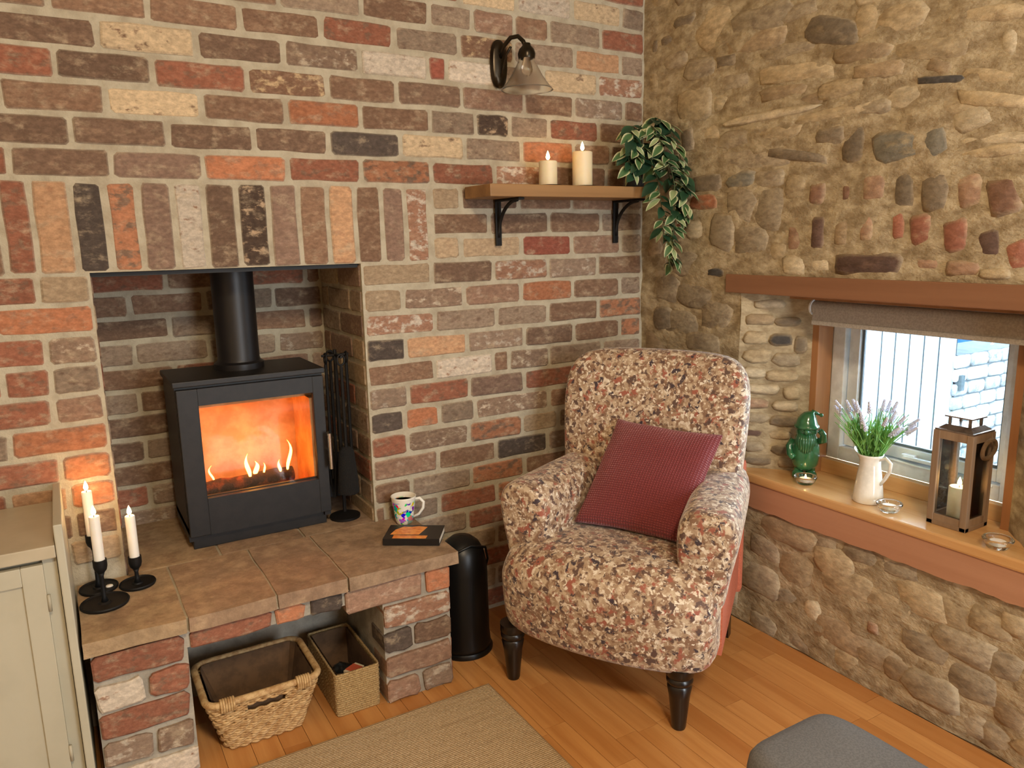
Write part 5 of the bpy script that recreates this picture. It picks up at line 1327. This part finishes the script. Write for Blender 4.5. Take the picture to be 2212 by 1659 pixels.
random.seed(5)
lav = thing('lavender_bunch', (jx, jy, SZ + 0.11), 'artificial lavender bunch with lilac spikes in the white jug', 'plant')
M_LST = simple('lavender_green', (124, 180, 92), 0.6, 0, (96, 150, 76), 40)
M_LFL = simple('lavender_flower', (200, 204, 226), 0.7, 0, (226, 230, 240), 80)
bs1, bs2 = MB(), MB()
sp_me = None
for i in range(80):
    a = rnd() * 2 * math.pi; r = 0.02 + 0.085 * math.sqrt(rnd()); hgt = 0.095 + 0.065 * rnd() - r * 0.35
    p0 = Vector((jx + 0.012 * math.cos(a), jy + 0.012 * math.sin(a), SZ + 0.10)); p2 = Vector((jx + r * 0.8 * math.cos(a), jy + r * 1.1 * math.sin(a), SZ + 0.145 + hgt))
    p1 = (p0 + p2) / 2 + Vector((0, 0, 0.02)) - Vector((math.cos(a), math.sin(a), 0)) * r * 0.15
    pts = [p0 * (1 - t) ** 2 + p1 * 2 * t * (1 - t) + p2 * t * t for t in [k / 8 for k in range(9)]]
    if max(p_.x for p_ in pts) > 0.185: continue
    bs1.tube(pts, 0.0011, 5)
    for k in range(12):
        t = 0.2 + 0.55 * rnd(); p = pts[int(t * 8)]
        d = Vector((rnd() - .5, rnd() - .5, 0.5 + rnd() * 0.6)).normalized() * (0.02 + 0.024 * rnd()); n_ = d.cross(Vector((rnd() - .5, rnd() - .5, rnd() - .5))).normalized() * 0.0022
        if (p + d).x > 0.19: continue
        bs2.add([p, p + d * 0.5 + n_, p + d, p + d * 0.5 - n_], [(0, 1, 2, 3)])
    if i % 3 == 0:
        if sp_me is None:
            q = MB()
            for lv in range(8):
                for k in range(4):
                    an_ = k * math.pi / 2 + lv * 0.7; rr_ = 0.0045 * (1 - lv / 11)
                    bm = bmesh.new(); bmesh.ops.create_icosphere(bm, subdivisions=1, radius=0.0028)
                    for v_ in bm.verts: v_.co = Vector((v_.co.x, v_.co.y, v_.co.z * 1.4)) + Vector((rr_ * math.cos(an_), rr_ * math.sin(an_), lv * 0.0045))
                    q.from_bm(bm)
            o = q.build('flower_spike', M_LFL, lav, True, world=False); sp_me = o.data
        else:
            o = bpy.data.objects.new('flower_spike', sp_me); COL.objects.link(o); o.parent = lav
        dirv = (pts[-1] - pts[-2]).normalized()
        o.matrix_local = MATW[lav.name].inverted() @ Matrix.Translation(pts[-1] - dirv * 0.012) @ dirv.to_track_quat('Z', 'Y').to_matrix().to_4x4()
bs1.build('stem', M_LST, lav, True)['kind'] = 'stuff'
bs2.build('foliage', M_LST, lav)['kind'] = 'stuff'

# lantern
LX0, LX1, LY0, LY1, LZ0, LZ1 = 0.040, 0.146, -1.148, -1.253, SZ, 0.806
lan = thing('wooden_lantern', (0.093, -1.2, SZ), 'weathered wooden lantern with glass sides and metal cap', 'lantern')
M_LW = wood('lantern_wood', (156, 132, 108), (128, 104, 82), (136, 112, 90), 0.6, 2, 1.0, 0.2)
M_LMETAL = simple('lantern_metal', (150, 140, 132), 0.35, 0.8, (120, 108, 100), 30)
pt = 0.017
for x in (LX0, LX1 - pt):
    for y in (LY0 - pt, LY1):
        b = MB(); b.box(x, x + pt, y, y + pt, LZ0, LZ1, bev=0.0015); b.build('post', M_LW, lan)
b = MB(); b.box(LX0, LX1, LY1, LY0, LZ0, LZ0 + 0.012, bev=.001); b.build('base', M_LW, lan)
for z0_, z1_ in ((LZ0 + 0.012, LZ0 + 0.030), (LZ1 - 0.022, LZ1)):
    for bx_ in ((LX0 + 0.002, LX0 + 0.014, LY1 + pt, LY0 - pt), (LX1 - 0.014, LX1 - 0.002, LY1 + pt, LY0 - pt), (LX0 + pt, LX1 - pt, LY1 + 0.002, LY1 + 0.014), (LX0 + pt, LX1 - pt, LY0 - 0.014, LY0 - 0.002)):
        b = MB(); b.box(*bx_, z0_, z1_); b.build('rail', M_LW, lan)
PG = pane_glass('lantern_pane', (0.95, 0.98, 0.98))
for bx_ in ((LX0 + 0.007, LX0 + 0.009, LY1 + pt, LY0 - pt), (LX1 - 0.009, LX1 - 0.007, LY1 + pt, LY0 - pt), (LX0 + pt, LX1 - pt, LY1 + 0.007, LY1 + 0.009), (LX0 + pt, LX1 - pt, LY0 - 0.009, LY0 - 0.007)):
    b = MB(); b.box(*bx_, LZ0 + 0.030, LZ1 - 0.022); b.build('pane', PG, lan)
b = MB(); b.box(LX0 + 0.002, LX1 - 0.002, LY1 + 0.002, LY0 - 0.002, LZ1, LZ1 + 0.005, bev=.001)
cx, cy = 0.093, -1.2005
b.loft([[(cx - a, cy - a, z), (cx + a, cy - a, z), (cx + a, cy + a, z), (cx - a, cy + a, z)] for z, a in ((LZ1 + 0.005, 0.046), (LZ1 + 0.016, 0.032))])
for sx_ in (-1, 1):
    for sy_ in (-1, 1): b.box(cx + sx_ * 0.026 - 0.003, cx + sx_ * 0.026 + 0.003, cy + sy_ * 0.026 - 0.003, cy + sy_ * 0.026 + 0.003, LZ1 + 0.014, LZ1 + 0.036)
b.box(cx - 0.036, cx + 0.036, cy - 0.036, cy + 0.036, LZ1 + 0.036, LZ1 + 0.040, bev=.001); b.build('roof_cap', M_LMETAL, lan)
b = MB(); b.tube([Vector((0.093, LY1 - 0.006, LZ1 - 0.012)) + Vector((0.030 * math.sin(t), -0.010 * abs(math.cos(t / 2)), -0.026 + 0.026 * math.cos(t))) for t in [2 * math.pi * k / 24 for k in range(24)]], 0.0055, 8, closed=True); b.build('rope_handle', simple('jute_rope', (150, 122, 90), 0.95, bs=1.0, bscale=300), lan, True)
candle('lantern_candle', 0.093, -1.2, SZ + 0.0125, SZ + 0.0125 + 0.092, 0.025, M_IVORY, 'ivory pillar candle burning inside the wooden lantern', None, 0.25, 0.024)

# ------------------------------------------------------------------ painted alcove cabinet
M_PAINT = simple('cream_paint', (184, 178, 158), 0.45, 0, (178, 172, 152), 6)
M_TOP = simple('painted_worktop', (184, 172, 148), 0.35, 0, (176, 164, 140), 8)
cab = thing('alcove_cabinet', (-2.3, -0.18, 0), 'cream painted alcove cabinet with a shaker door beside the hearth', 'cabinet')
CX0, CX1, CYF, CZT = -2.75, -1.995, -0.345, 0.675
b = MB(); b.box(CX0, CX1 - 0.002, CYF + 0.02, -0.01, 0.0, CZT - 0.03); b.build('body', M_PAINT, cab)
b = MB(); b.box(CX0, CX1 - 0.001, CYF - 0.018, -0.009, CZT - 0.03, CZT, bev=0.003); b.build('worktop', M_TOP, cab)
b = MB(); b.box(-1.995, -1.977, CYF - 0.022, -0.009, 0.0, 0.722, bev=0.003); b.build('end_panel', M_PAINT, cab)
b = MB(); b.box(CX0, CX1 - 0.03, CYF - 0.004, CYF + 0.02, 0.0, 0.06); b.box(CX1 - 0.03, CX1 - 0.002, CYF + 0.004, CYF + 0.022, 0.0, CZT - 0.03); b.build('face_frame', M_PAINT, cab)
dx0, dx1, dz0, dz1 = -2.48, -2.024, 0.065, CZT - 0.042
b = MB(); st = 0.043
b.box(dx0, dx0 + st, CYF - 0.012, CYF + 0.006, dz0, dz1, bev=.002); b.box(dx1 - st, dx1, CYF - 0.012, CYF + 0.006, dz0, dz1, bev=.002)
b.box(dx0 + st, dx1 - st, CYF - 0.012, CYF + 0.006, dz1 - st, dz1, bev=.002); b.box(dx0 + st, dx1 - st, CYF - 0.012, CYF + 0.006, dz0, dz0 + st, bev=.002)
dr = b.build('door', M_PAINT, cab)
b = MB(); b.box(dx0 + st - 0.001, dx1 - st + 0.001, CYF - 0.004, CYF + 0.004, dz0 + st - 0.001, dz1 - st + 0.001); b.build('door_panel', M_PAINT, dr)
for z in (0.54, 0.16):
    b = MB(); b.tube([(dx1 + 0.003, CYF - 0.012, z - 0.02), (dx1 + 0.003, CYF - 0.012, z + 0.02)], 0.004, 10); b.build('hinge', simple('painted_hinge', (182, 174, 152), 0.4), dr, True)
b = MB(); b.lathe([(0.006, 0.0), (0.006, 0.012), (0.014, 0.018), (0.014, 0.026), (0.0, 0.029)], (dx0 + 0.03, CYF - 0.040, 0.40), 20, 'Y'); b.build('knob', M_PAINT, dr, True)
d2 = -2.49
b = MB(); b.box(CX0 + 0.01, d2, CYF - 0.012, CYF + 0.006, dz0, dz1, bev=.002); b.build('door', M_PAINT, cab)
